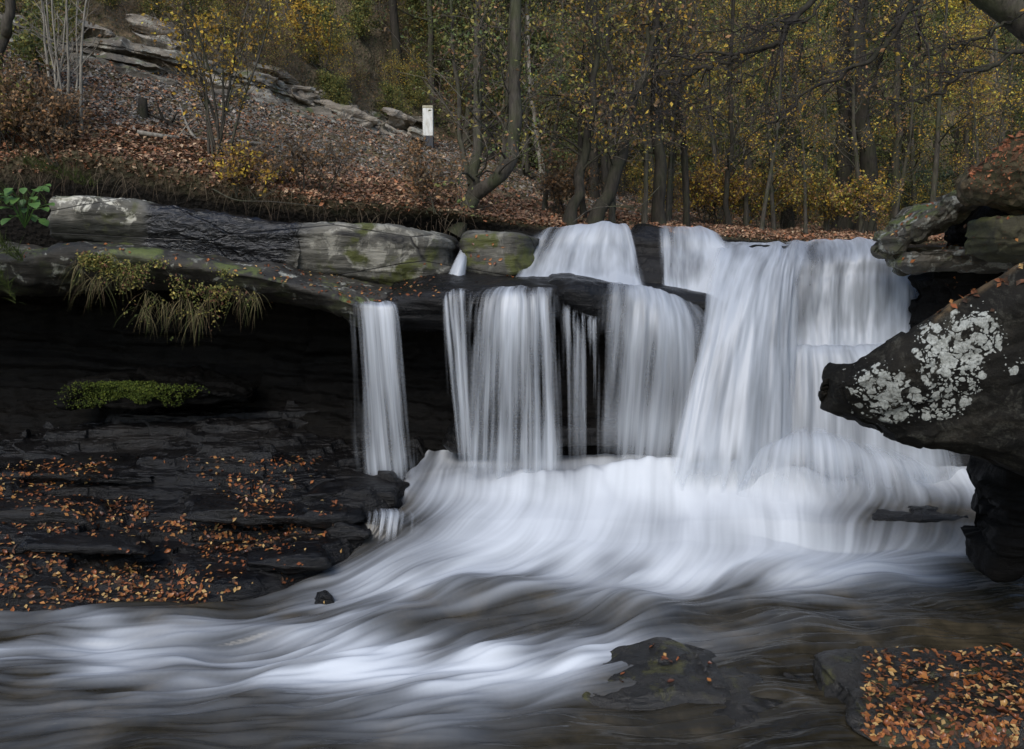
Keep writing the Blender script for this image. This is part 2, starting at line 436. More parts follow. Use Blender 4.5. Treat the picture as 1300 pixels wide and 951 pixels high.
# hillside: bank lip, leafy slope, gravel bench, outcrop, wooded hill behind
HC = [  # px : rows (py, d)
 (-900, [(345, 16.2), (150, 15.6), (60, 17.5), (-120, 19), (-160, 20), (-260, 21.5), (-520, 28), (-1200, 45)]),
 (-350, [(345, 16.2), (175, 15.6), (100, 17), (-40, 18.5), (-60, 19.5), (-140, 20.5), (-360, 28), (-1000, 45)]),
 (0,    [(345, 16.6), (200, 15.6), (140, 16.8), (52, 18.2), (42, 19.5), (-10, 20.5), (-220, 29), (-800, 48)]),
 (130,  [(345, 16.6), (194, 15.6), (150, 17.2), (88, 19.5), (74, 20.5), (10, 21.6), (-200, 30), (-800, 50)]),
 (280,  [(345, 16.8), (228, 15.7), (185, 17.5), (122, 21), (104, 22.2), (40, 23.5), (-180, 32), (-800, 52)]),
 (430,  [(345, 17.0), (254, 15.9), (215, 18.5), (160, 24), (142, 25.5), (88, 27), (-140, 36), (-800, 56)]),
 (560,  [(310, 17.4), (266, 16.4), (240, 19.5), (190, 27.5), (174, 29.5), (120, 31.5), (-90, 40), (-700, 60)]),
 (700,  [(318, 17.0), (286, 17.3), (264, 20.5), (224, 32), (214, 35), (170, 38), (-40, 48), (-600, 70)]),
 (850,  [(322, 18.2), (293, 18.6), (281, 22), (262, 33), (250, 40), (215, 46), (0, 60), (-560, 85)]),
 (1000, [(326, 20), (304, 20.5), (295, 24), (280, 34), (268, 44), (240, 54), (20, 74), (-560, 100)]),
 (1150, [(328, 22), (306, 22.5), (299, 26), (286, 36), (272, 46), (245, 56), (30, 78), (-560, 104)]),
 (1320, [(326, 20), (300, 20.5), (290, 25), (272, 36), (255, 46), (225, 56), (10, 78), (-560, 104)]),
 (1900, [(300, 15), (240, 16), (215, 20), (190, 32), (170, 44), (130, 54), (-60, 76), (-700, 100)]),
]
HU, HV = 520, 330
def hill():
    cols = [[(px, r[0], r[1]) for r in rows] for px, rows in HC]
    xs = np.array([c[0] for c in HC], float)
    K = np.array([[P(*q) for q in c] for c in cols])
    # linear along px (even pixel spacing), smooth along rows
    t = np.linspace(-900, 1900, HU)
    A = np.zeros((HU, K.shape[1], 3))
    for r in range(K.shape[1]):
        for k in range(3): A[:, r, k] = np.interp(t, xs, K[:, r, k])
    w = np.array([.25, .5, .25])
    for _ in range(6):
        A[1:-1] = A[:-2] * .25 + A[1:-1] * .5 + A[2:] * .25
    B = A.transpose(1, 0, 2); tt = np.linspace(0, len(B) - 1, HV)
    i = np.minimum(tt.astype(int), len(B) - 2); f = (tt - i)[:, None, None]
    B = B[i] * (1 - f) + B[i + 1] * f
    for _ in range(3): B[1:-1] = B[:-2] * .25 + B[1:-1] * .5 + B[2:] * .25
    return B.transpose(1, 0, 2)
HG = hill()
_V = HG.reshape(-1, 3); _F = grid_faces(HU, HV)
_n = normals(_V, _F)
if _n[:, 2].mean() < 0: _F = _F[:, ::-1]; _n = -_n
_row = np.tile(np.linspace(0, 7, HV), HU)
_a = .10 + .25 * sstep(3.2, 5, _row)
_V = _V + _n * (_a * fbm(_V * .9, 5, 70) + .03 * fbm(_V * 5, 3, 71))[:, None] * sstep(.8, 1.3, _row)[:, None]
HG = _V.reshape(HU, HV, 3)
tag(link('hillside', make_mesh('hillside', _V, _F, M_hill, True, {'undercut_shade': 1 - sstep(.72, .98, _row)})), kind='structure'); HN = _n.reshape(HU, HV, 3)  # lowest rows carry the painted shade of the undercut
add_bvh(_V, _F)
HILL_BVH = BVHTree.FromPolygons([tuple(v) for v in _V], [tuple(int(k) for k in f) for f in _F])

def hillpt(px, row):
    """surface point on the hillside for a column (photo px) and a row coordinate 0..7"""
    u = (px + 900) / 2800 * (HU - 1); v = row / 7 * (HV - 1)
    i, j = int(np.clip(u, 0, HU - 2)), int(np.clip(v, 0, HV - 2)); a, b = u - i, v - j
    return (HG[i, j] * (1 - a) * (1 - b) + HG[i + 1, j] * a * (1 - b) + HG[i, j + 1] * (1 - a) * b + HG[i + 1, j + 1] * a * b)

def ray_hill(px, py):
    d = P(px, py, 1.0) - np.array((0, 0, EYE)); d = Vector(d).normalized()
    h = HILL_BVH.ray_cast(Vector((0, 0, EYE)), d)
    return np.array(h[0]) if h[0] is not None else None

# ------------------------------------------------------------------ cliffs behind and under the ledges
def surf(name, cols, nu, nv, mat, amp, strata, sf, seed, kind=None, label=None, cat=None, dip=.06, attrs=None, blocky=0.0):
    V, D, A = patch(cols, nu, nv); F = grid_faces(nu, nv)
    n = normals(V, F)
    if n[:, 1].mean() > 0: F = F[:, ::-1]
    V, F = displace(V, F, amp, strata, sf, dip, seed, blocky)
    me = make_mesh(name, V, F, mat, True, attrs(V) if attrs else None)
    o = link(name, me); tag(o, label, cat, None, kind); add_bvh(V, F)
    return o
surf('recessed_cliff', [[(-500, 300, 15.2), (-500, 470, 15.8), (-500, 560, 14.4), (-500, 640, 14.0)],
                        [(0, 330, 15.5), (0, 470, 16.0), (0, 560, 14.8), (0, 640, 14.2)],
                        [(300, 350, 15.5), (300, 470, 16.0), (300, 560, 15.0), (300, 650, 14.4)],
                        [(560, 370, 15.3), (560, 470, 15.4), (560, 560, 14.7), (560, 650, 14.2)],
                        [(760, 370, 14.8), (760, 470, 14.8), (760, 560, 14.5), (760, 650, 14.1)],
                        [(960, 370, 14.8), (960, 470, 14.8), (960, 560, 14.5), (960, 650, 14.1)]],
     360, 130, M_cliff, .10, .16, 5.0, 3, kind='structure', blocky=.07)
surf('falls_cliff', [[(640, 297, 17), (640, 299, 15.5), (640, 325, 15.1), (640, 366, 14.8), (640, 380, 14.7)],
                     [(700, 300, 17), (700, 300, 15.6), (700, 320, 15.25), (700, 362, 14.9), (700, 380, 14.8)],
                     [(780, 300, 17), (780, 300, 15.6), (780, 320, 15.15), (780, 362, 14.75), (780, 390, 14.6)],
                     [(812, 287, 17), (812, 288, 15.45), (812, 320, 15.1), (800, 362, 14.7), (800, 390, 14.6)],
                     [(880, 302, 17), (880, 302, 15.5), (880, 320, 15.0), (880, 362, 14.6), (880, 390, 14.5)],
                     [(935, 322, 17), (935, 324, 15.5), (935, 330, 15.0), (935, 370, 14.6), (935, 400, 14.4)]],
     130, 60, M_wet, .04, .05, 6, 13, kind='structure')
surf('falls_cliff', [[(880, 326, 17), (880, 330, 15.0), (880, 430, 14.3), (880, 520, 14.0), (880, 640, 13.6)],
                     [(1000, 320, 17), (1000, 326, 14.8), (1000, 400, 14.2), (1000, 520, 13.8), (1000, 640, 13.3)],
                     [(1080, 318, 17), (1080, 324, 14.8), (1080, 400, 14.25), (1080, 520, 13.8), (1080, 640, 13.3)],
                     [(1170, 318, 17), (1170, 326, 14.9), (1170, 400, 14.1), (1170, 520, 13.8), (1170, 640, 13.2)],
                     [(1300, 318, 17), (1300, 326, 14.6), (1300, 400, 14.0), (1300, 520, 13.6), (1300, 640, 13.0)]],
     200, 120, M_wet, .06, .08, 4, 23, kind='structure')

# ------------------------------------------------------------------ ledges and slabs on the left
def ledge_attrs(V): return None
o = loft('rock_ledge', [(-420, 290, 380, 13.2, 2.4, .1), (-150, 306, 380, 13.2, 2.4, .1), (0, 320, 378, 13.2, 2.4, .1), (90, 311, 372, 13.2, 2.4, .05), (200, 323, 375, 13.2, 2.4, .1),
                      (330, 347, 388, 13.2, 2.4, .25), (400, 366, 402, 13.2, 2.3, .35), (450, 382, 420, 13.2, 2.2, .4), (500, 384, 425, 13.25, 2.1, .4)],
         M_ledge, .045, .045, .05, .035, 8, .09, 31, tb=.12, ub=.75, blocky=.02)
tag(o, 'long sloping sandstone ledge with a pale edge and moss, roofing the dark hollow at left', 'rock ledge')
o = loft('rock_ledge', [(482, 376, 425, 13.25, 2.2, .45), (520, 372, 425, 13.25, 2.2, .45), (570, 366, 425, 13.25, 2.2, .4), (620, 366, 420, 13.2, 2.2, .3), (700, 364, 400, 13.2, 2.1, .25), (722, 367, 398, 13.35, 2.0, .2)],
         M_wet, .035, .035, .03, .035, 10, .05, 37, tb=.15, ub=.5, endcap=.15)
tag(o, 'wet dark ledge that the middle curtain of water pours over', 'rock ledge')
o = loft('rock_ledge', [(692, 364, 388, 13.35, 2.0, .2), (720, 359, 400, 13.05, 2.0, .15), (760, 361, 425, 13.2, 2.0, .1), (800, 365, 425, 13.5, 2.0, .1), (860, 370, 425, 13.7, 2.0, .1), (930, 380, 425, 13.8, 1.8)],
         M_wet, .035, .035, .025, .025, 9, .03, 38, tb=.2, ub=.45, endcap=.15)
tag(o, 'rounded dark lip of rock jutting between the middle curtain and the right cascade', 'rock ledge')

def slab_attr(V):
    px, py = proj(V)
    nz = 26 * fbm(V * .9, 4, 77)
    wet = sstep(188, 215, px + nz) * (1 - sstep(360, 392, px + nz * .6 + (py - 300) * .35)) 
    wet = np.maximum(wet, sstep(545, 572, px + nz * .5) * .8)
    pale = (1 - sstep(180, 215, px)) * 1.0 + sstep(370, 400, px) * .35
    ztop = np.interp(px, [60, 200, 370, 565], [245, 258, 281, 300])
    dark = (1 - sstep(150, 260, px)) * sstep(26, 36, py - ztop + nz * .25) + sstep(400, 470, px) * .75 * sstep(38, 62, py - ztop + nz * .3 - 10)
    moss = sstep(390, 420, px) + .6 * (1 - sstep(160, 230, px))
    return dict(wet=np.clip(wet, 0, 1), pale=np.clip(pale, 0, 1), dark=np.clip(dark, 0, 1), moss=np.clip(moss, 0, 1))
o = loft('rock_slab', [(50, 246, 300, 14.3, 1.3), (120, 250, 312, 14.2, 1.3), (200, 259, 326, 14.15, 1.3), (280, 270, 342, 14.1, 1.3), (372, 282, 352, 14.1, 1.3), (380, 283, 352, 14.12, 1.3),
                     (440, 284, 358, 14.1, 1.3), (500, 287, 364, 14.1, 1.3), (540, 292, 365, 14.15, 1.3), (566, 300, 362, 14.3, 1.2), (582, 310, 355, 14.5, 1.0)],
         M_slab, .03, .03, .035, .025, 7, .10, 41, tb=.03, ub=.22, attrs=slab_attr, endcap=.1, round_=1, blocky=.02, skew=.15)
tag(o, 'long thick slab, pale at its left, wet black in its middle and grey at its right end', 'rock slab')
def blk_attr(V):
    px, py = proj(V); z = px * 0
    return dict(wet=z + .0, pale=z + .2, dark=.55 * sstep(610, 595, px) + .6 * sstep(645, 655, px) + .5 * sstep(325, 345, py), moss=z + 1)
o = loft('rock_block', [(584, 300, 362, 14.6, 1.2), (600, 294, 362, 14.5, 1.2), (640, 294, 362, 14.5, 1.3), (662, 297, 362, 14.6, 1.3), (685, 303, 362, 14.9, 1.2)],
         M_slab, .03, .03, .03, .03, 7, .0, 47, tb=.03, ub=.05, attrs=blk_attr, endcap=.06, round_=1, blocky=.02, skew=.08)
tag(o, 'squarish mossy rock block dotted with leaves left of the upper cascade', 'rock')
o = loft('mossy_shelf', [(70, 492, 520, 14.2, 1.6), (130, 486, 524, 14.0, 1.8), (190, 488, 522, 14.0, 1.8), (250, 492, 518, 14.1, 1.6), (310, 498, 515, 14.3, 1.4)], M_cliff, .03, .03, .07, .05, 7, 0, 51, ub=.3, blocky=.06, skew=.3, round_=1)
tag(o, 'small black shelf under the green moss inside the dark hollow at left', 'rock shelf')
o = loft('rock', [(566, 545, 578, 13.7, .8), (590, 540, 580, 13.5, 1.0), (660, 545, 575, 13.6, 1.0), (770, 542, 572, 13.8, 1.0), (800, 545, 570, 14, .8)], M_wet, .04, .04, .05, .04, 9, 0, 53, ub=.2)
tag(o, 'low wet rock seen through the middle curtain of water near its foot', 'rock')

# lower left shelves: strata steps going down to the stream
def shelf_edge(x, y):
    e = np.interp(y, [8, 9.3, 10, 10.6, 11.3, 12.3, 13.6, 15], [-6.5, -4.2, -3.1, -2.75, -2.1, -1.85, -1.5, -1.4])
    return e + .3 * fbm(np.stack([x, y, x * 0], -1) * .9, 3, 61)
def zshelf(x, y):
    p = np.stack([x, y, x * 0], -1)
    base = np.interp(y, [8.6, 9.4, 9.75, 10.3, 11.2, 12.2, 13.2, 14.6, 15.5], [-.7, -.35, .06, .18, .42, .66, .90, 1.2, 1.3])
    edge = shelf_edge(x, y)
    h = base + .16 * fbm(p * (.35, .8, 1), 4, 62) + .05 * (-x - 4) * .3
    w1 = p * (.75, 1.15, 1) + .5 * np.stack([fbm(p * .7, 3, 68), fbm(p * .7, 3, 69), x * 0], -1)
    cl = np.floor(w1).astype(np.int64); h = h + .06 * _h(cl[:, 0], cl[:, 1], cl[:, 2] * 0, 5) + .20 * fbm(p * .45, 3, 60)
    q = .17
    hh = h / q + .9 * fbm(p * (.5, 1.0, 1), 4, 63); k = np.floor(hh); f = hh - k
    ter = (k + .42 * f + .58 * sstep(.74, .9, f)) * q - .04
    q2 = .045; h2 = ter / q2 + 1.4 * fbm(p * (1.2, 2.6, 1), 4, 67); k2 = np.floor(h2); f2 = h2 - k2
    z = .68 * ter + .32 * (k2 + sstep(.6, .9, f2)) * q2 + .012 * fbm(p * 5, 4, 64)
    z = z - 1.2 * sstep(-.05, .55, x - edge) * (1 - .25 * sstep(12, 13.5, y))
    return z
def shelf():
    xs = np.linspace(-13, -.6, 620); ys = np.linspace(8.9, 15.8, 560)
    X, Y = np.meshgrid(xs, ys, indexing='ij'); x, y = X.ravel(), Y.ravel()
    V = np.stack([x, y, zshelf(x, y)], 1); F = grid_faces(len(xs), len(ys))
    # push risers sideways a little so that the steps undercut
    n = normals(V, F)
    V = V + n * (.015 * fbm(V * (2, 2, 14), 4, 66))[:, None]
    o = link('rock_shelf', make_mesh('rock_shelf', V, F, M_wet, False)); add_bvh(V, F)
    tag(o, 'broad stepped shelf of wet black bedrock strewn with orange leaves at lower left', 'rock shelf')
shelf()
for i, (st, sd_, lb) in enumerate([
  ([(-60, 601, 616, 12.5, 1.3), (60, 600, 615, 12.45, 1.4), (140, 603, 616, 12.45, 1.3), (190, 608, 616, 12.5, 1.0)], 81, 'flat blue-grey wet slab at the back of the leafy shelf, at the left edge'),
  ([(-80, 646, 676, 11.3, .8), (60, 645, 676, 11.25, .8), (105, 650, 676, 11.3, .7), (122, 656, 674, 11.4, .6)], 82, 'black wet rock block in the middle of the leafy shelf, at the left edge'),
  ([(222, 652, 668, 11.2, .8), (270, 650, 670, 11.15, .8), (340, 652, 668, 11.15, .8), (420, 654, 668, 11.2, .8), (446, 656, 666, 11.3, .7)], 83, 'long low wet slab with shiny top in the middle of the leafy shelf'),
  ([(310, 712, 730, 10.4, .5), (350, 708, 732, 10.3, .6), (400, 708, 730, 10.3, .6), (420, 712, 728, 10.4, .5)], 84, 'low black slab at the right end of the leafy shelf by the white water'),
  ([(-60, 690, 704, 10.6, .7), (60, 694, 706, 10.55, .7), (150, 698, 708, 10.6, .6), (190, 702, 710, 10.7, .5)], 85, 'thin grey slab edge below the black block at the left edge'),
  ([(374, 756, 775, 9.9, .25, -.04), (388, 752, 777, 9.85, .3, -.04), (402, 757, 775, 9.9, .25, -.04)], 86, 'small black stone standing in the white stream below the leafy shelf'),
  ([(392, 628, 648, 11.9, 1.0), (430, 624, 650, 11.85, 1.1), (480, 624, 646, 11.85, 1.0), (505, 628, 642, 11.9, .9)], 87, 'dark wet slab at the foot of the narrow left waterfall'),
  ([(1090, 664, 700, 11.66, .6), (1130, 657, 705, 11.62, .8), (1190, 656, 705, 11.62, .8), (1250, 660, 705, 11.66, .7)], 89, 'dark wet rock lip above the knee-high little fall at lower right'),
  ([(405, 640, 668, 11.85, .6), (440, 634, 668, 11.8, .7), (478, 640, 665, 11.85, .6)], 88, 'black angular rock between the narrow left waterfall and the leafy shelf'),
  ([(452, 660, 684, 11.5, .35), (482, 655, 686, 11.45, .45), (512, 662, 682, 11.5, .35)], 90, 'small black rock veiled by thin water right of the leafy shelf'),
  ([(404, 672, 700, 11.2, .5), (432, 666, 702, 11.15, .6), (462, 676, 698, 11.2, .4)], 91, 'black rock at the right corner of the leafy shelf touching the foam'),
]):
    o = loft('wet_rock', st, M_wet, .03, .03, .035, .03, 12, .03, sd_, tb=.03, ub=.08, endcap=.07, blocky=.035, round_=1, skew=.22)
    tag(o, lb, 'rock')

# ------------------------------------------------------------------ right bank
def lb_attr(V):
    px, py = proj(V)
    def blob(cx, cy, rx, ry, an=0):
        c, s = math.cos(an), math.sin(an); dx, dy = px - cx, py - cy
        return 1 - sstep(.6, 1.4, np.sqrt(((dx * c + dy * s) / rx) ** 2 + ((-dx * s + dy * c) / ry) ** 2))
    r = np.maximum.reduce([blob(1128, 500, 52, 34, .35), blob(1205, 468, 40, 48, -.5), blob(1235, 425, 38, 38), blob(1205, 512, 40, 18, -.5), .8 * blob(1180, 425, 18, 18), .7 * blob(1283, 330, 20, 14), .35 * blob(1285, 465, 14, 10)])
    r = np.clip(r + .25 * fbm(V * 5, 3, 91) * (r > .02), 0, 1)
    top = np.interp(px, [1050, 1080, 1110, 1180, 1215, 1300, 1400], [497, 470, 452, 405, 378, 325, 270])
    br = (1 - sstep(4, 15, py - top)) * sstep(1170, 1200, px)
    return dict(lich=r, brown=br)
o = loft('boulder', [(1049, 495, 503, 7.8, .1), (1056, 488, 517, 7.7, .3), (1066, 479, 529, 7.6, .5), (1084, 469, 537, 7.5, .7), (1110, 454, 545, 7.4, .9, -.2), (1145, 431, 557, 7.3, 1.1, -.35), (1180, 408, 574, 7.25, 1.3, -.5), (1215, 384, 584, 7.2, 1.5, -.7),
                   (1245, 365, 588, 7.15, 1.6, -.85), (1300, 330, 600, 7.1, 1.8, -1.1), (1400, 270, 640, 7.0, 1.9, -1.3), (1500, 240, 660, 7.0, 1.9, -1.2)],
         M_lich, .018, .02, .03, .02, 5, -.4, 101, tb=.2, ub=.3, attrs=lb_attr, endcap=.02, skew=.02, blocky=.02, round_=1)
tag(o, 'big pointed dark boulder with round pale grey lichens jutting in from the right', 'boulder')
o = loft('rock', [(1262, 583, 722, 8.9, .7), (1285, 560, 735, 8.7, .9), (1330, 550, 740, 8.6, 1.0), (1420, 520, 750, 8.6, 1.0), (1560, 480, 760, 8.6, 1.0)], M_cliff, .03, .03, .05, .05, 7, 0, 103, tb=.05, ub=.15, blocky=.09, endcap=.08, round_=1, skew=.12)
tag(o, 'rough black rock under the lichen boulder at the right edge', 'rock')
o = loft('rock_ledge', [(1150, 288, 318, 12.3, 1.1, -.1), (1172, 270, 320, 12.2, 1.2, -.1), (1205, 252, 296, 12.2, 1.3, -.1), (1245, 242, 284, 12.2, 1.3), (1262, 241, 264, 12.3, 1.2), (1330, 238, 262, 12.2, 1.2), (1440, 232, 290, 12.1, 1.2)],
         M_right, .03, .03, .04, .05, 9, .1, 107, flat=True, tb=.03, endcap=.08, ub=.5, blocky=.05, round_=1)
tag(o, 'pale overhanging ledge at the top right of the falls', 'rock ledge')
o = loft('rock_ledge', [(1165, 320, 345, 12.3, 1.0), (1180, 313, 348, 12.2, 1.1), (1225, 313, 344, 12.1, 1.2), (1285, 314, 350, 12.1, 1.2), (1400, 315, 360, 12, 1.2)],
         M_right, .03, .03, .04, .05, 11, .04, 109, flat=True, tb=.03, endcap=.08, ub=.4, blocky=.05, round_=1)
tag(o, 'lower mossy ledge under the pale overhang beside the right cascade', 'rock ledge')
o = loft('rock', [(1182, 340, 440, 13.0, .9), (1205, 330, 460, 12.8, 1.0), (1300, 270, 500, 12.7, 1.0), (1450, 250, 560, 12.4, 1.0)], M_cliff, .05, .05, .09, .07, 6, 0, 111, ub=.1, blocky=.05)
tag(o, 'black rock mass between the right cascade and the lichen boulder', 'rock')
o = loft('rock', [(1256, 285, 318, 11.2, .8), (1278, 278, 325, 11, .9), (1330, 274, 335, 10.9, .9), (1400, 270, 345, 10.8, .9)],
         rock_mat('moss_covered_rock', (.015, .014, .008), (.035, .032, .016), (.07, .062, .035), (.7, .9), 1.4, 4, .8, moss=.7, mosscol=(.05, .05, .014)), .03, .03, .05, .04, 7, 0, 113, tb=.03, round_=1, blocky=.05, ub=.2, endcap=.08)
tag(o, 'green mossy rock above the lichen boulder at the right edge', 'mossy rock')
o = loft('leafy_mound', [(1244, 220, 246, 10.9, .7, -.1), (1262, 192, 252, 10.8, .9, -.2), (1284, 170, 256, 10.7, 1.0, -.3), (1312, 154, 258, 10.6, 1.1, -.3), (1370, 128, 265, 10.5, 1.1, -.3), (1480, 110, 280, 10.5, 1.1, -.3)],
         M_hill, .05, .05, .09, .03, 5, 0, 117, ub=.45, round_=1)
tag(o, 'earth mound heaped with rust-brown leaves at the right edge above the ledges', 'leaf mound'); MOUND = o
o = loft('rock', [(1258, 255, 300, 11.6, 1.6), (1300, 250, 310, 11.5, 2.0), (1500, 250, 420, 11.3, 2.6)], M_cliff, .05, .05, .06, .05, 7, 0, 118)
tag(o, 'black recess rock beneath the leaf mound at the right edge', 'rock')
# ------------------------------------------------------------------ foreground rocks
o = loft('rock', [(690, 900, 935, 7.8, .5, .0), (755, 890, 940, 7.7, .9, .03), (815, 884, 940, 7.65, 1.1, .06), (862, 880, 940, 7.65, 1.2, .08), (905, 884, 940, 7.65, 1.1, .05), (960, 893, 940, 7.65, .9, .02)],
         M_fore, .018, .02, .03, .025, 10, .1, 121, tb=.1, ub=.05, endcap=.3, blocky=.02, round_=1, skew=.0)
tag(o, 'small wet rock with a few orange leaves rising from the stream at bottom centre', 'rock')
o = loft('rock', [(1086, 940, 990, 7.1, 1.2, .06), (1115, 930, 995, 7.0, 1.55, .06), (1180, 926, 1000, 6.95, 1.65, .03), (1300, 930, 1010, 6.9, 1.6, .03), (1450, 925, 1010, 6.9, 1.6, .03)],
         M_fore, .02, .022, .035, .02, 8, 0, 123, tb=.1, ub=.05, endcap=.2, blocky=.02, round_=1, skew=.2)
tag(o, 'flat foreground rock covered with orange leaves at the bottom right corner', 'rock')
o = loft('rock', [(895, 928, 960, 7.3, .9, .02), (960, 922, 960, 7.25, 1.2, .03), (1020, 924, 960, 7.25, 1.2, .02), (1095, 932, 960, 7.25, 1.0, .0)],
         M_fore, .02, .022, .035, .02, 8, 0, 125, tb=.4, ub=.05, endcap=.2)
tag(o, 'barely awash dark rock between the two foreground rocks', 'rock')

def rock_cut():
    u0, u1 = int((-500 + 900) / 2800 * (HU - 1)), int((545 + 900) / 2800 * (HU - 1)); nu, nv = 900, 170
    us = np.linspace(u0, u1, nu); vs = np.linspace(3.12, 4.5, nv) / 7 * (HV - 1)
    i = us.astype(int); fu = (us - i)[:, None, None]; j = vs.astype(int); fv = (vs - j)[None, :, None]
    G = HG
    V = (G[i][:, j] * (1 - fu) * (1 - fv) + G[i + 1][:, j] * fu * (1 - fv) + G[i][:, j + 1] * (1 - fu) * fv + G[i + 1][:, j + 1] * fu * fv)
    t = np.linspace(0, 1, nv)[None, :, None]
    V = V + np.array((0, -.35, .0)) * np.sin(np.pi * np.clip(t * 1.1, 0, 1)) - np.array((0, 0, .3)) * (t < .03) - np.array((0, -.8, .6)) * sstep(.8, 1.0, t)
    V = V.reshape(-1, 3); F = grid_faces(nu, nv); n = normals(V, F)
    if n[:, 1].mean() > 0: F = F[:, ::-1]
    zz = V[:, 2] + .12 * V[:, 0] + .10 * fbm(V * .5, 3, 78)
    off = V[:, 0] * 0
    for h_, l_, a_, sd_ in ((.42, 2.6, .55, 1), (.17, 1.1, .22, 2)):
        k = np.floor(zz / h_ + .15 * fbm(V * (.8, .8, .8), 2, 79)).astype(np.int64)
        xx = V[:, 0] / l_ + .37 * k + .3 * fbm(V * (.2, .2, 3.), 2, 80 + sd_); c = np.floor(xx).astype(np.int64)
        off += a_ * (.5 * _h(k, c, k * 0, sd_) + .35 * _h(k, k * 0, k * 0, sd_ + 9))
    V = V + np.stack([0 * off, -off, 0 * off], 1) + .03 * fbm(V * 3, 3, 81)[:, None]
    o = link('rock_cut', make_mesh('rock_cut', V, F, M_cut, False)); add_bvh(V, F); tag(o, kind='structure')
rock_cut()
# outcrop slabs along the cut above the gravel bench
OUT = [ # px0, px1, py_top_left, py_top_right, thick, row d, label
 (150, 214, 12, 26, 20, 'highest pale block of the outcrop, half in the bushes'),
 (160, 232, 34, 52, 18, 'second pale slab from the top of the outcrop at left'),
 (100, 205, 28, 68, 13, 'long dark-edged slab at the left of the outcrop'),
 (60, 150, 20, 42, 12, 'thin weathered slab behind the pale saplings'),
 (196, 285, 60, 88, 24, 'broad smooth pale face in the middle of the outcrop'),
 (242, 284, 92, 104, 18, 'small tan block just above the gravel bench'),
 (120, 200, 58, 84, 12, 'low ledge at the foot of the outcrop left of the tan block'),
 (290, 372, 66, 96, 15, 'upper pale slab right of the bare shrub'),
 (320, 392, 88, 112, 16, 'lower pale slab right of the bare shrub'),
 (362, 400, 108, 122, 15, 'brownish block at the right foot of the outcrop'),
 (405, 440, 112, 130, 15, 'pale slab under the yellow-leaved bush'),
 (408, 478, 124, 154, 16, 'long tilted slab low on the outcrop under the green shrubs'),
 (482, 516, 136, 152, 15, 'upper of the grey blocks left of the white post'),
 (480, 512, 154, 168, 14, 'lower of the grey blocks left of the white post'),
 (514, 536, 162, 172, 14, 'small grey boulder beside the white post'),
]
for i, (a, b, ya, yb, th, lb) in enumerate(OUT):
    m = (a + b) / 2; ym = (ya + yb) / 2
    h = ray_hill(m, ym + th * .8); d = float(h[1]) - .35 if h is not None else 22
    hl = ray_hill(a, ya + th * .8); hr = ray_hill(b, yb + th * .8)
    dl = float(hl[1]) - .3 if hl is not None else d; dr_ = float(hr[1]) - .3 if hr is not None else d
    st = [(a, ya + 3, ya + th * .7, dl, .9), (a + (b - a) * .2, ya + (yb - ya) * .2 - 1, ya + (yb - ya) * .2 + th, dl * .8 + dr_ * .2, 1.3),
          (a + (b - a) * .6, ya + (yb - ya) * .6, ya + (yb - ya) * .6 + th, dl * .4 + dr_ * .6, 1.3), (b, yb + 2, yb + th * .7, dr_, .9)]
    o = loft('outcrop_rock', st, M_sand, .04, .04, .05, .05, 9, .3, 200 + i, tb=.04, ub=.2, endcap=.08, blocky=.08, round_=1, skew=.25, flat=True)
    tag(o, lb, 'rock', 'sandstone blocks of the outcrop above the gravel bench')

# ------------------------------------------------------------------ waterfalls
def fall(name, cols, nu, nv, mat, label, seed, rip=.03, wscale=1.0, layers=1, parent=None, tagit=True, edge=.17, sink=.0, fade=.84):
    V, D, A = patch(cols, nu, nv); F = grid_faces(nu, nv); n = normals(V, F)
    if n[:, 1].mean() > 0: F = F[:, ::-1]; n = -n
    top = A[:, :, :3]
    wid = np.linalg.norm(np.diff(top, axis=0), axis=2).sum(0).mean(); hgt = np.linalg.norm(np.diff(top, axis=1), axis=2).sum(1).mean()
    u = np.repeat(np.linspace(0, 1, nu), nv); v = np.tile(np.linspace(0, 1, nv), nu)
    s = fbm(np.stack([u * wid * 4, v * hgt * .3, u * 0 + seed], 1), 3, seed)
    s2 = fbm(np.stack([u * wid * 16, v * hgt * .45, u * 0 + seed], 1), 2, seed + 7)
    E = A[:, :, :3][:, -1:] - A[:, :, :3][:, -2:-1]; E /= np.linalg.norm(E, axis=2, keepdims=True)
    V = (A[:, :, :3] + E * (sink * sstep(.75, 1, np.linspace(0, 1, nv)))[None, :, None]).reshape(-1, 3)
    D = D * (.86 if sink else .95) + .30 * sstep(.78, .93, v) * (D > .3)
    if sink or fade < .8: D = D * (1 - sstep(fade, .975, v + .02 * s2))
    V = V + n * (rip * s)[:, None]
    D = D * sstep(0, edge, u + .10 * edge * s2) * sstep(0, edge, 1 - u + .10 * edge * s2)
    me = make_mesh(name, V, F, mat, True, {'dens': D})
    uvl = me.uv_layers.new(name='UVMap'); lv = np.zeros(len(me.loops), np.int32); me.loops.foreach_get('vertex_index', lv)
    U = np.stack([u * wid * wscale, v * hgt], 1).astype(np.float32); uvl.data.foreach_set('uv', U[lv].ravel())
    o = link(name, me, parent)
    if tagit: tag(o, label, 'waterfall')
    return o
MF = fall_material('silky_water', 10, 0, .55); MG = fall_material('broad_silky_water', 6, 2, .72); MFs = fall_material('soft_silky_water', 8, 4, .8); MFt = fall_material('thin_water_strands', 14, 8, .2)

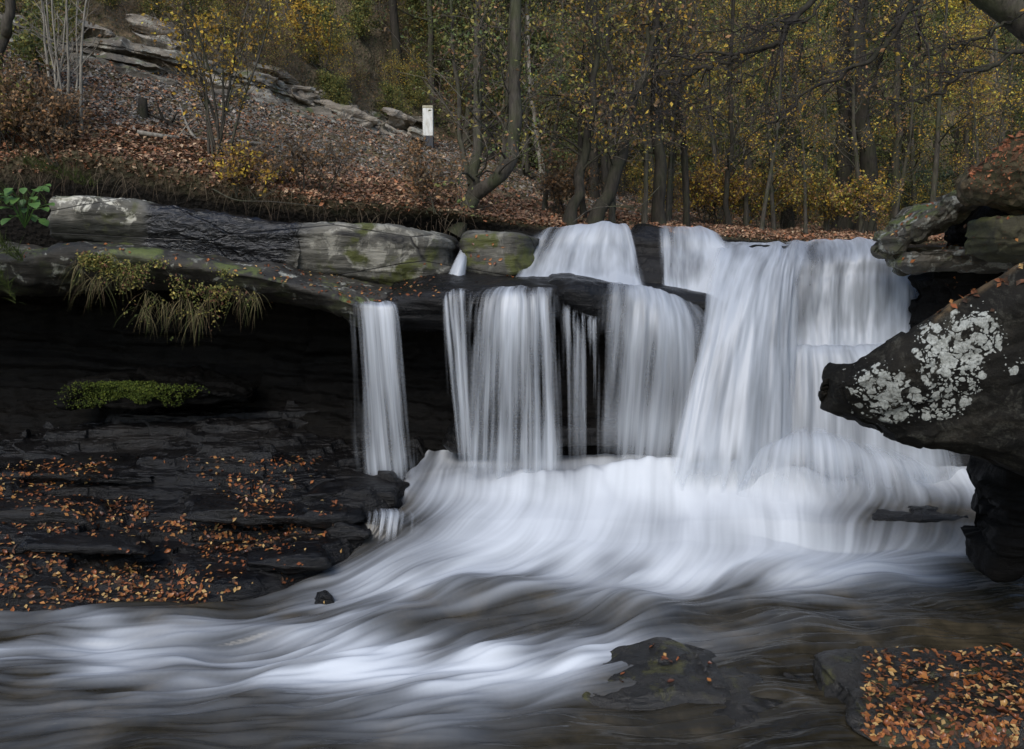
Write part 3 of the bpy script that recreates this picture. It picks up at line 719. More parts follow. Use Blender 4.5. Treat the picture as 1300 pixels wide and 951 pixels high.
fall('waterfall', [[(434, 386, 13.9, .3), (434, 385, 13.2, .5), (436, 400, 13.05, .65), (440, 480, 13.0, .5), (442, 560, 12.98, .4), (446, 600, 12.95, .4)],
                   [(470, 383, 13.9, .4), (470, 384, 13.2, .6), (471, 400, 13.02, .85), (478, 480, 12.95, .62), (484, 560, 12.92, .55), (488, 602, 12.9, .55)],
                   [(488, 381, 13.9, .4), (490, 385, 13.2, .6), (494, 400, 13.0, .75), (500, 480, 12.95, .6), (508, 560, 12.92, .5), (512, 604, 12.9, .5)],
                   [(504, 380, 13.9, .3), (510, 386, 13.2, .5), (516, 402, 13.05, .6), (526, 480, 13.0, .45), (533, 560, 12.98, .38), (537, 600, 12.95, .38)]],
     90, 110, MF, 'narrow separate waterfall dropping from the ledge at left', 301, .02, edge=0.38, sink=.35)
fall('waterfall', [[(560, 378, 13.3, .2), (560, 390, 13.1, .42), (562, 450, 13.02, .2), (568, 540, 13.0, .12), (575, 600, 12.98, .1)],
                   [(574, 368, 13.3, .3), (574, 380, 13.1, .5), (580, 450, 13.0, .3), (588, 540, 13.0, .24), (592, 600, 12.98, .2)],
                   [(600, 368, 13.3, .3), (600, 380, 13.1, .6), (600, 450, 13.0, .42), (602, 540, 13.0, .32), (604, 602, 12.98, .3)]],
     60, 110, MFt, 'thin broken strands of water just left of the middle curtain', 302, .02, edge=0.40, sink=.35)
fall('waterfall', [[(620, 360, 14.2, .4), (596, 367, 13.2, .5), (584, 390, 12.95, .55), (583, 450, 12.85, .6), (581, 540, 12.8, .5), (577, 604, 12.78, .5)],
                   [(650, 360, 14.2, .6), (636, 367, 13.2, .6), (630, 388, 12.93, .8), (626, 450, 12.82, .66), (622, 540, 12.76, .5), (620, 606, 12.74, .45)],
                   [(672, 360, 14.2, .5), (662, 366, 13.2, .25), (662, 387, 12.93, .95), (662, 450, 12.82, .64), (662, 540, 12.76, .48), (660, 606, 12.74, .45)],
                   [(692, 360, 14.2, .5), (688, 366, 13.2, .3), (688, 388, 12.95, .95), (690, 450, 12.84, .64), (692, 540, 12.78, .5), (692, 606, 12.76, .45)],
                   [(720, 362, 14.2, .2), (716, 368, 13.25, .3), (718, 390, 13.0, .75), (722, 450, 12.9, .6), (726, 540, 12.84, .5), (727, 604, 12.82, .5)]],
     170, 120, MF, 'straight curtain of white water in the middle, falling clear of the ledge', 303, .025, edge=0.33, sink=.35)
fall('waterfall', [[(712, 380, 13.3, .15), (711, 395, 13.15, .25), (711, 460, 13.1, .15), (712, 600, 13.1, .08)],
                   [(740, 398, 13.3, .15), (740, 410, 13.15, .2), (741, 460, 13.1, .17), (742, 600, 13.1, .1)],
                   [(768, 404, 13.3, .2), (766, 415, 13.15, .25), (764, 470, 13.1, .2), (764, 600, 13.1, .15)]],
     50, 90, MFt, 'few thin drips between the middle curtain and the right cascade', 304, .01, sink=.35)
fall('waterfall', [[(585, 305, 15.3, .2), (584, 315, 14.8, .5), (574, 335, 14.4, .7), (560, 362, 14.2, .5), (552, 368, 13.9, .2)],
                   [(588, 305, 15.3, .5), (590, 315, 14.8, .7), (586, 332, 14.3, 1), (578, 362, 14.1, .9), (575, 369, 13.8, .4)],
                   [(592, 306, 15.3, .2), (594, 318, 14.8, .4), (594, 335, 14.4, .6), (592, 362, 14.2, .5), (594, 368, 13.9, .2)]],
     30, 50, MFs, 'tiny cascade in the gap between the long slab and the mossy block', 305, .01)
# upper tier left fan
fall('waterfall', [[(690, 290, 17.5, .5), (680, 293, 15.4, .6), (662, 315, 15.0, .8), (650, 340, 14.6, .85), (636, 363, 14.15, .75)],
                   [(712, 289, 17.5, .5), (706, 291, 15.4, .4), (690, 315, 14.95, .6), (680, 340, 14.6, .85), (672, 364, 14.1, .8)],
                   [(735, 286, 17.5, .8), (733, 286, 15.4, 1), (722, 312, 14.9, .9), (716, 340, 14.5, .9), (712, 364, 14.0, .9)],
                   [(765, 284, 17.5, .8), (764, 283, 15.4, 1), (756, 312, 14.85, .8), (752, 340, 14.45, .82), (750, 362, 13.9, .9)],
                   [(785, 284, 17.5, .8), (790, 286, 15.4, 1), (795, 312, 14.85, .9), (797, 340, 14.45, .9), (798, 362, 13.9, 1)],
                   [(795, 285, 17.5, .3), (802, 290, 15.4, .6), (812, 315, 14.9, .7), (818, 340, 14.5, .7), (824, 364, 14.0, .9)]],
     170, 80, MG, 'wide fan of white water at the top left of the falls', 306, .03)
fall('waterfall', [[(828, 288, 17.5, .3), (832, 292, 15.3, .35), (836, 320, 14.85, .5), (838, 345, 14.5, .6), (838, 372, 14.1, .7)],
                   [(848, 287, 17.5, .5), (850, 291, 15.3, .5), (850, 316, 14.8, .75), (850, 345, 14.45, .75), (852, 378, 14.0, .9)],
                   [(866, 287, 17.5, .5), (868, 291, 15.3, .6), (868, 320, 14.75, .65), (868, 345, 14.4, .55), (872, 386, 14.0, .7)],
                   [(890, 288, 17.5, .8), (895, 295, 15.3, .9), (900, 320, 14.7, 1), (900, 345, 14.3, .85), (895, 386, 13.9, .8)],
                   [(912, 296, 17.5, .8), (922, 303, 15.3, .9), (938, 325, 14.6, 1), (945, 345, 14.2, 1), (940, 386, 13.8, 1)]],
     120, 80, MG, 'upper stream of white water bending right beside the dark wet rock', 307, .03)
# mid right sheet (behind main)
fall('waterfall', [[(758, 360, 14.4, .7), (758, 364, 13.35, .6), (755, 400, 13.15, .55), (752, 480, 13.05, .5), (750, 590, 13.0, .45)],
                   [(795, 359, 14.4, .8), (800, 365, 13.4, .8), (798, 400, 13.1, .8), (792, 480, 12.98, .58), (786, 590, 12.95, .55)],
                   [(825, 360, 14.4, 1), (832, 370, 13.45, 1.0), (836, 405, 13.05, .9), (832, 480, 12.95, .55), (822, 595, 12.9, .5)],
                   [(850, 364, 14.4, .9), (862, 380, 13.5, 1), (870, 415, 13.1, .95), (872, 490, 12.95, .6), (862, 600, 12.9, .6)],
                   [(880, 380, 14.2, .5), (900, 400, 13.5, .8), (910, 430, 13.2, .8), (910, 500, 13.0, .7), (900, 600, 12.95, .6)]],
     130, 120, MG, 'rounded white cascade right of the jutting lip, narrower than the great fall', 308, .035, edge=0.24, sink=.35)
# great fall
fall('waterfall', [[(908, 304, 17.5, .8), (902, 318, 14.5, .8), (888, 362, 13.7, .9), (880, 430, 13.15, .9), (858, 520, 12.75, .95), (838, 612, 12.45, 1)],
                   [(938, 306, 17.5, .9), (934, 316, 14.5, 1), (920, 360, 13.6, 1.1), (905, 430, 13.0, 1.2), (885, 520, 12.6, 1.2), (870, 612, 12.3, 1.2)],
                   [(970, 309, 17.5, .9), (970, 318, 14.5, 1), (955, 355, 13.5, 1), (940, 430, 12.95, 1), (925, 520, 12.6, 1), (915, 612, 12.3, 1.1)],
                   [(995, 308, 17.5, .8), (992, 318, 14.5, .85), (982, 355, 13.55, .9), (972, 430, 13.0, .86), (965, 520, 12.65, .85), (960, 612, 12.4, 1)],
                   [(1012, 307, 17.5, .8), (1008, 318, 14.5, .8), (1003, 355, 13.6, .88), (998, 430, 13.1, .85), (996, 520, 12.8, .8), (994, 612, 12.6, .95)],
                   [(1034, 307, 17.5, .8), (1030, 320, 14.55, .7), (1022, 360, 13.75, .85), (1018, 430, 13.35, .9), (1016, 520, 13.1, .8), (1014, 612, 12.9, .9)]],
     230, 150, MG, 'great bulging fall of white water, the broadest and tallest of all', 309, .045, sink=.35)
fall('waterfall', [[(985, 308, 17.5, .8), (985, 318, 14.6, .8), (985, 355, 14.1, .8), (985, 400, 13.95, .8), (985, 448, 13.8, .95)],
                   [(1040, 306, 17.5, .8), (1042, 320, 14.5, .55), (1040, 355, 13.95, .75), (1038, 400, 13.8, .7), (1038, 446, 13.65, .95)],
                   [(1072, 305, 17.5, .8), (1076, 318, 14.45, .7), (1074, 350, 13.95, .85), (1072, 400, 13.8, .6), (1072, 444, 13.65, .9)],
                   [(1105, 304, 17.5, .9), (1112, 316, 14.4, .9), (1112, 350, 13.9, .9), (1110, 400, 13.8, .85), (1108, 444, 13.65, 1)],
                   [(1128, 305, 17.5, .8), (1140, 322, 14.4, .9), (1148, 355, 13.95, .8), (1148, 400, 13.8, .65), (1146, 446, 13.7, .9)],
                   [(1138, 308, 17.5, .5), (1158, 335, 14.5, .6), (1172, 370, 14.0, .55), (1182, 405, 13.8, .5), (1190, 446, 13.7, .6)]],
     200, 110, MG, 'upper right curtain of water beside the stacked ledges', 310, .045)
fall('waterfall', [[(965, 440, 14.0, 1), (965, 446, 13.6, 1), (965, 480, 13.4, .9), (960, 540, 13.2, .9), (955, 612, 13.0, 1)],
                   [(1008, 440, 14.0, 1), (1008, 444, 13.5, 1), (1006, 480, 13.28, .9), (1004, 540, 13.05, .9), (1000, 612, 12.95, 1)],
                   [(1045, 438, 14.0, 1), (1045, 441, 13.4, 1.1), (1050, 480, 13.15, .8), (1052, 540, 12.95, .8), (1050, 612, 12.85, 1)],
                   [(1085, 437, 14.0, 1), (1088, 440, 13.35, 1.1), (1098, 475, 13.05, 1), (1108, 540, 12.85, .9), (1110, 612, 12.75, 1)],
                   [(1120, 436, 14.0, 1), (1130, 440, 13.35, 1.1), (1150, 480, 13.0, .95), (1170, 545, 12.8, .85), (1180, 612, 12.7, .95)],
                   [(1160, 436, 14.0, 1), (1180, 445, 13.4, 1), (1205, 490, 13.1, .9), (1230, 560, 12.9, .7), (1245, 614, 12.8, .7)]],
     190, 110, MG, 'lower right curtain spreading from the middle step towards the lichen boulder', 311, .04, sink=.35)
fall('waterfall', [[(930, 606, 12.75, .1), (925, 612, 12.6, .4), (915, 640, 12.3, .7)],
                   [(965, 566, 12.85, .1), (950, 585, 12.5, .6), (935, 642, 12.1, 1)],
                   [(1000, 548, 12.9, .15), (992, 568, 12.5, .8), (985, 644, 12.0, 1.1)],
                   [(1040, 545, 12.85, .2), (1045, 566, 12.45, .9), (1050, 644, 11.95, 1.1)],
                   [(1085, 558, 12.8, .2), (1100, 580, 12.4, .75), (1110, 644, 12.0, 1)],
                   [(1130, 568, 12.8, .15), (1160, 590, 12.4, .65), (1180, 640, 12.1, .9)],
                   [(1190, 580, 12.8, .1), (1225, 600, 12.5, .5), (1240, 630, 12.3, .7)]],
     180, 60, MFs, 'domed mound of white water at the foot of the right falls', 312, .03, edge=.25, sink=.2, fade=.45)
fall('waterfall', [[(1090, 668, 12.0, .8), (1100, 676, 11.65, .8), (1090, 694, 11.5, .75), (1080, 720, 11.42, .7)],
                   [(1125, 667, 12.0, .8), (1132, 674, 11.62, .9), (1126, 692, 11.46, .75), (1120, 720, 11.38, .65)],
                   [(1165, 668, 12.0, .7), (1170, 675, 11.6, .9), (1168, 692, 11.45, .62), (1166, 718, 11.38, .55)],
                   [(1200, 670, 12.0, .6), (1205, 677, 11.6, .7), (1206, 694, 11.46, .5), (1206, 718, 11.4, .4)],
                   [(1222, 673, 12.0, .4), (1228, 681, 11.62, .5), (1230, 696, 11.5, .3), (1230, 718, 11.42, .2)]],
     110, 50, MF, 'knee-high little fall over the last step at lower right', 313, .015)
fall('waterfall', [[(458, 648, 11.75, .1), (460, 654, 11.55, .35), (458, 668, 11.42, .25), (452, 692, 11.3, .1)],
                   [(490, 646, 11.75, .25), (492, 652, 11.5, .5), (490, 668, 11.36, .35), (486, 700, 11.2, .2)],
                   [(530, 648, 11.75, .15), (534, 654, 11.5, .35), (532, 670, 11.3, .25), (530, 704, 11.1, .1)]],
     60, 50, MFt, 'thin veil of water over the small black rock beside the leafy shelf', 314, .02, edge=.4, fade=.6)

# ------------------------------------------------------------------ stream surface
FO = [(600, [(300, 0), (400, 0), (450, .3), (520, .5), (600, .7), (700, .85), (800, 1), (900, 1.1), (1100, 1.1), (1240, 1)]),
 (622, [(300, 0), (400, .1), (450, .35), (500, .6), (560, .9), (700, .95), (900, 1.1), (1100, 1.05), (1200, .85), (1240, .7)]),
 (650, [(380, 0), (430, 0), (470, .1), (520, .4), (560, .8), (640, 1.05), (900, 1.1), (1040, .9), (1100, .3), (1160, .12), (1200, .08), (1240, .1)]),
 (664, [(380, 0), (430, 0), (470, .1), (520, .35), (560, .7), (640, 1.05), (900, 1.05), (1050, .8), (1110, .3), (1200, .12), (1240, .1)]),
 (675, [(400, 0), (440, .05), (500, .35), (560, .8), (640, 1.05), (800, 1.05), (1000, 1.05), (1080, .75), (1120, .35), (1220, .2), (1240, .1)]),
 (700, [(380, 0), (420, .1), (460, .4), (520, .8), (600, 1.05), (800, 1), (1000, 1.1), (1080, .9), (1120, .6), (1200, .5), (1240, .2)]),
 (728, [(300, 0), (380, .1), (430, .6), (500, 1.0), (600, 1.0), (650, .9), (700, .85), (800, 1.0), (900, 1.05), (1000, 1.0), (1100, .9), (1180, .5), (1240, .1)]),
 (748, [(100, .05), (300, .02), (380, .2), (430, .6), (470, .8), (530, .95), (580, .6), (650, .4), (700, .5), (760, .75), (850, .8), (950, .65), (1050, .45), (1150, .15), (1300, .05)]),
 (775, [(0, .1), (50, .1), (90, .2), (130, .1), (200, .05), (300, .08), (360, .2), (420, .75), (480, .9), (540, .6), (600, .2), (700, .15), (760, .3), (830, .4), (900, .35), (980, .2), (1200, .08)]),
 (798, [(0, .25), (50, .15), (90, .55), (130, .85), (180, .6), (230, .7), (300, .7), (350, .85), (400, .75), (450, .45), (500, .2), (600, .12), (700, .15), (800, .25), (900, .2), (1000, .1), (1200, .03)]),
 (825, [(0, 0.65), (60, 0.59), (130, 0.98), (200, 0.91), (270, 0.65), (330, 0.39), (400, 0.59), (450, 0.98), (520, 0.91), (560, 0.39), (600, 1.04), (640, 0.78), (690, 0.39), (740, 0.98), (790, 0.91), (840, 0.26), (950, 0.10), (1200, 0.03)]),
 (850, [(0, 0.52), (60, 0.72), (150, 0.91), (200, 0.59), (300, 0.78), (400, 1.10), (500, 1.10), (600, 1.10), (680, 1.10), (730, 1.04), (780, 0.26), (900, 0.10), (1200, 0.03)]),
 (885, [(0, .15), (100, .2), (200, .25), (300, .15), (400, .25), (500, .4), (600, .35), (680, .25), (740, .1), (900, .03), (1200, .02)]),
 (951, [(0, .1), (200, .12), (300, .2), (450, .12), (600, .15), (700, .05), (900, .02), (1200, .02)])]
FLW = [(480, 605, -.1, -1), (650, 610, 0, -1), (850, 620, -.15, -1), (1000, 620, -.05, -1), (1200, 620, 0, -1), (1220, 650, -.6, -1), (1100, 650, -.9, -.9), (1000, 670, -.2, -1), (850, 670, -.2, -1), (700, 660, -.3, -1), (560, 660, -.6, -1),
 (470, 700, -.9, -.7), (560, 720, -1.0, -.6), (700, 715, -.7, -.7), (850, 720, -.6, -.8), (1000, 720, -.7, -.6), (1180, 725, -1, -.2), (420, 760, -1, -.5), (520, 760, -1, -.8), (650, 765, -1, -.25), (800, 770, -1, -.5), (1000, 770, -1, -.1), (1250, 760, -1, 0),
 (100, 800, -1, -.15), (250, 800, -1, -.1), (380, 800, -1, -.4), (500, 820, -1, -.7), (620, 800, -.9, -.8), (760, 820, -1, -.7), (900, 800, -1, -.15), (1100, 800, -1, 0), (1300, 800, -1, .1), (0, 850, -1, -.1), (200, 850, -1, -.2), (400, 850, -1, -.1), (600, 860, -1, -.3), (700, 850, -1, -.6), (900, 880, -1, -.1), (300, 930, -1, 0), (800, 930, -1, 0), (1100, 930, -1, 0)]
RX0, RX1, RY0, RY1, RS = -9.5, 9.5, 5.0, 14.6, .02
def stream():
    nx, ny = int((RX1 - RX0) / RS), int((RY1 - RY0) / RS)
    xs = np.linspace(RX0, RX1, nx); ys = np.linspace(RY0, RY1, ny)
    X, Y = np.meshgrid(xs, ys, indexing='ij'); x, y = X.ravel(), Y.ravel()
    # height: right side has a sharp step, centre slides down
    zr = np.interp(y, [5, 7, 9.5, 10.8, 11.35, 11.62, 11.75, 12.4, 13.3, 14.6], [-.22, -.12, -.02, .02, .06, .38, .43, .55, .70, .76])
    zc = np.interp(y, [5, 7, 9.0, 9.8, 10.5, 11.1, 11.6, 12.4, 13.3, 14.6], [-.25, -.15, -.05, .05, .18, .30, .44, .58, .70, .76])
    zl = np.interp(y, [5, 7, 9.0, 10, 10.9, 11.3, 11.45, 12.4, 13.3, 14.6], [-.3, -.22, -.12, -.02, .10, .2, .5, .62, .72, .76])
    w = sstep(2.8, 4.6, x); wl = 1 - sstep(-2.4, -1.0, x)
    z = zr * w + zc * (1 - w - wl * (1 - w)) + zl * wl * (1 - w)
    p0 = np.stack([x, y, x * 0], 1)
    low = (1 - sstep(-.35, .25, x - shelf_edge(x, y))) * sstep(9.6, 10.2, y)
    V = np.stack([x, y, z], 1); px, py = proj(V)
    z = z * (1 - low) + (-.25) * low
    # flow field
    ci = np.array(FLW, float); fx = np.zeros_like(x); fy = np.zeros_like(x); ws = np.zeros_like(x)
    for a, b, dx, dy in ci:
        l = math.hypot(dx, dy); g = 1.0 / (((px - a) / 90) ** 2 + ((py - b) / 30) ** 2 + .15) ** 2
        fx += g * dx / l; fy += g * dy / l; ws += g
    fx += .13 * ws * fbm(p0 * 1.1, 2, 5) * .6; fy += .2 * ws * fbm(p0 * 1.3, 2, 6)
    L = np.sqrt(fx ** 2 + fy ** 2) + 1e-9; fx = (fx / L).reshape(nx, ny); fy = (fy / L).reshape(nx, ny)
    # foam control map, rows interpolated
    rowy = [r[0] for r in FO]; vals = np.stack([np.interp(px, [q[0] for q in r[1]], [q[1] for q in r[1]]) for r in FO])
    k = np.clip(np.searchsorted(rowy, py) - 1, 0, len(rowy) - 2); ra = np.array(rowy, float)
    t = np.clip((py - ra[k]) / (ra[k + 1] - ra[k]), 0, 1); ii = np.arange(len(px))
    fm = (vals[k, ii] * (1 - t) + vals[k + 1, ii] * t).reshape(nx, ny)
    fm = np.where((px < -80).reshape(nx, ny) | (px > 1400).reshape(nx, ny), fm * .5, fm)
    # line integral convolution of noise (long exposure streaks)
    def lic(src, length, step=1.0):
        I = np.broadcast_to(np.arange(nx)[:, None], (nx, ny)).astype(float); J = np.broadcast_to(np.arange(ny)[None], (nx, ny)).astype(float)
        acc = src.copy(); wsum = 1.0
        for sgn in (1, -1):
            a, b = I.copy(), J.copy()
            for s in range(length):
                ia = np.clip(np.rint(a).astype(int), 0, nx - 1); jb = np.clip(np.rint(b).astype(int), 0, ny - 1)
                a += sgn * fx[ia, jb] * step; b += sgn * fy[ia, jb] * step
                a0 = np.clip(a, 0, nx - 1.001); b0 = np.clip(b, 0, ny - 1.001); i0 = a0.astype(int); j0 = b0.astype(int); fa, fb = a0 - i0, b0 - j0
                wgt = .5 + .5 * math.cos(math.pi * (s + 1) / (length + 1))
                acc += wgt * (src[i0, j0] * (1 - fa) * (1 - fb) + src[i0 + 1, j0] * fa * (1 - fb) + src[i0, j0 + 1] * (1 - fa) * fb + src[i0 + 1, j0 + 1] * fa * fb)
                wsum += wgt if sgn == 1 else wgt
        return acc / wsum
    wn = rng.normal(size=(nx, ny)); wn = (wn + np.roll(wn, 1, 0) + np.roll(wn, 1, 1) + np.roll(wn, (1, 1), (0, 1))) / 2
    fine = lic(wn, 34, 1.3); fine /= fine.std()
    med = fbm(p0 * 7, 3, 12).reshape(nx, ny); med = lic(med, 26, 3.0); med /= med.std()
    big = fbm(p0 * 2.2, 3, 14).reshape(nx, ny); big = lic(big, 24, 5.0); big /= big.std()
    brk = lic(fbm(p0 * (1.5, 2.6, 1), 4, 34).reshape(nx, ny), 14, 3.0); brk /= brk.std()
    hole = sstep(11.2, 10.4, Y) if False else np.clip((11.0 - Y) / .8, 0, 1)
    fm = fm * (1 - hole * .42 * sstep(-.1, 1.1, brk)) - .10 * (1 - hole) * np.clip(-brk, 0, 2) * .9
    fm = lic(fm, 8, 2.0)
    st = .22 * fine + .42 * med + .6 * big
    env = np.clip(fm * 4, 0, 1) * np.clip(1.35 - fm, .12, 1)
    spk = lic(fbm(p0 * 11, 2, 35).reshape(nx, ny), 9, 2.0); spk /= spk.std()
    st = st + .35 * spk * sstep(10.6, 9.6, Y) if False else st + .35 * spk * np.clip((10.8 - Y) / 1.0, 0, 1)
    foam = np.clip(fm - .05 + .22 * st * env * (.45 + .55 * sstep(.15, .5, fm)), 0, 1)
    # height detail: humps of smooth water over stones, turbulent soft lumps near the falls
    lump = fbm(p0 * (1.3, 1.6, 1), 4, 15).reshape(nx, ny); lump = lic(lump, 10, 2.0)
    zz = z.reshape(nx, ny) + .07 * lump * sstep(12.9, 9, Y).clip(.6, 1) + .004 * med + .010 * big + .022 * brk * (1 - hole) + .020 * brk * hole + .012 * spk * hole
    def hump(pxc, pyc, d, rx, ry, h):
        c = P(pxc, pyc, d); return h * np.exp(-((X - c[0]) / rx) ** 2 - ((Y - c[1]) / ry) ** 2)
    zz += hump(660, 775, 9.9, .9, .35, .16) + hump(520, 800, 9.3, .5, .3, .10) + hump(150, 795, 9.4, .8, .22, .12) + hump(340, 800, 9.2, .7, .2, .1) + hump(790, 785, 9.6, .4, .3, .1) + hump(610, 835, 8.6, .45, .2, .12)
    base = np.exp(-((Y - 12.8) / .45) ** 2) * (.05 + sstep(-1.0, 1.6, X) * .2) * (1 + .7 * fbm(p0 * (1.6, 1, 1), 3, 33).reshape(nx, ny)) * (1 - low.reshape(nx, ny))
    zz = zz + base
    V = np.stack([x, y, zz.ravel()], 1); F = grid_faces(nx, ny)
    o = link('stream', make_mesh('stream', V, F, river_material(), True, {'foam': foam.ravel(), 'streak': (.3 * fine + .6 * med + .6 * big).ravel()})); tag(o, kind='structure')
    # upstream water above the lip
    cols = [[(560, 312, 15.6), (620, 300, 20)], [(900, 316, 15.6), (900, 305, 24)], [(1200, 318, 15.6), (1180, 308, 26)]]
stream()

# ------------------------------------------------------------------ leaves on rocks
allV = []; allF = []; off = 0
for V, F in ROCKS:
    allV.append(V); allF.append(F + off); off += len(V)
BV = BVHTree.FromPolygons([tuple(v) for v in np.vstack(allV)], [tuple(f) for f in np.vstack(allF).tolist()])
def cam_hit(px, py):
    d = Vector(P(px, py, 1.0) - np.array((0, 0, EYE))).normalized()
    h = BV.ray_cast(Vector((0, 0, EYE)), d)
    return h
def leaf_shape(L=1.0, Wd=.55, curl=.12):
    pts = [(-.5, 0), (-.28, .55), (.05, 1.0), (.30, .62), (.5, 0)]
    V = [(-.5 * L, 0, curl * L * .6)]
    mid = []
    for x, w in pts[1:4]:
        V += [(x * L, w * Wd * L / 2, curl * L * w), (x * L, 0, 0), (x * L, -w * Wd * L / 2, curl * L * w)]
    V.append((.5 * L, 0, curl * L * .9)); V.append((-.62 * L, .02 * L, curl * L))
    F = [(0, 2, 1), (0, 3, 2), (1, 2, 5, 4), (2, 3, 6, 5), (4, 5, 8, 7), (5, 6, 9, 8), (7, 8, 10), (8, 9, 10)]
    me = bpy.data.meshes.new('fallen_leaf'); me.from_pydata(V, [], F); me.update()
    for p in me.polygons: p.use_smooth = True
    me.materials.append(M_single); return me
LEAF = [leaf_shape(1, .55, .10), leaf_shape(1, .7, .22), leaf_shape(1, .42, .05), leaf_shape(1, .62, .4), leaf_shape(.8, .8, .5), leaf_shape(1.1, .5, -.2)]
def place_leaf(hit, size, label, group):
    n = Vector(hit[1]); n = n if n.z > 0 else -n
    n = (n + Vector((random.gauss(0, .3), random.gauss(0, .3), 0))).normalized()
    q = n.to_track_quat('Z', 'Y').to_matrix().to_4x4()
    from mathutils import Matrix
    o = bpy.data.objects.new('fallen_leaf', random.choice(LEAF)); C.objects.link(o)
    o.matrix_world = Matrix.Translation(Vector(hit[0]) + n * .006) @ q @ Matrix.Rotation(random.uniform(0, 6.28), 4, 'Z') @ Matrix.Scale(size, 4)
    tag(o, label, 'leaf', group)
def scatter_px(n, region, size, label, group, dens=None, upmin=.35):
    k = 0; tries = 0; extra = []
    while k < n and tries < n * 30:
        tries += 1
        px = random.uniform(region[0], region[2]); py = random.uniform(region[1], region[3])
        if dens and random.random() > dens(px, py): continue
        h = cam_hit(px, py)
        if h[0] is None or abs(h[1].z) < upmin: continue
        place_leaf(h, random.uniform(*size), label, group); k += 1
def dshelf(px, py):
    v = max(0.0, vn(np.array([[px * .018, py * .045, 3.0]]), 7)[0] * .8 + .50)
    v *= 1.0 if px < 360 else max(0.0, 1 - (px - 360) / 90)
    if py > 700: v *= 1.5 * max(0, 1 - px / 420)
    return max(0, v) if h_ok(px, py) else 0
def h_ok(px, py): return True
scatter_px(170, (0, 585, 440, 770), (.065, .105), 'curled orange or brown leaf lying on the wet black shelf at lower left', 'fallen leaves on the lower left shelf', dshelf)
scatter_px(95, (1100, 812, 1300, 951), (.065, .125), 'rust-orange leaf lying on the flat rock at the bottom right corner', 'fallen leaves on the bottom right rock', None)
scatter_px(12, (770, 815, 905, 870), (.06, .09), 'orange leaf stuck on the small wet rock at bottom centre', 'fallen leaves on the bottom centre rock', lambda x, y: 1.0 if (abs(x - 845) < 15 or y > 845) else .15)
scatter_px(22, (592, 296, 662, 360), (.06, .09), 'small orange leaf clinging to the mossy block left of the upper cascade', 'fallen leaves on the mossy block', None, -1)

# merged leaf / stone clouds
def quads(cent, nrm, size, aspect=.6, col=None, bend=0.25):
    """folded rhombic leaves: 4 verts, 2 tris each"""
    n = len(cent); nrm = nrm / np.maximum(np.linalg.norm(nrm, axis=1, keepdims=True), 1e-9)
    r = rng.normal(size=(n, 3)); t = np.cross(nrm, r); t /= np.maximum(np.linalg.norm(t, axis=1, keepdims=True), 1e-9)
    b = np.cross(nrm, t); s = size[:, None] if hasattr(size, '__len__') else size
    a0 = cent - t * s * .5; a1 = cent + b * s * aspect * .5 + nrm * s * bend * .5; a2 = cent + t * s * .5; a3 = cent - b * s * aspect * .5 + nrm * s * bend * .5
    V = np.stack([a0, a1, a2, a3], 1).reshape(-1, 3); i = np.arange(n) * 4
    F = np.vstack([np.stack([i, i + 1, i + 2], 1), np.stack([i, i + 2, i + 3], 1)])
    return V, F, np.repeat(col, 4, 0)
def palette(n, cols, w=None, var=.25):
    cols = np.array(cols, float); w = None if w is None else np.array(w) / np.sum(w)
    c = cols[rng.choice(len(cols), n, p=w)]
    return np.clip(c * (1 + .7 * var * rng.normal(size=(n, 1))), .003, .9)
LITTER = [(.22, .12, .07), (.16, .085, .052), (.30, .18, .105), (.11, .06, .038), (.38, .27, .17), (.25, .10, .045), (.07, .045, .03)]

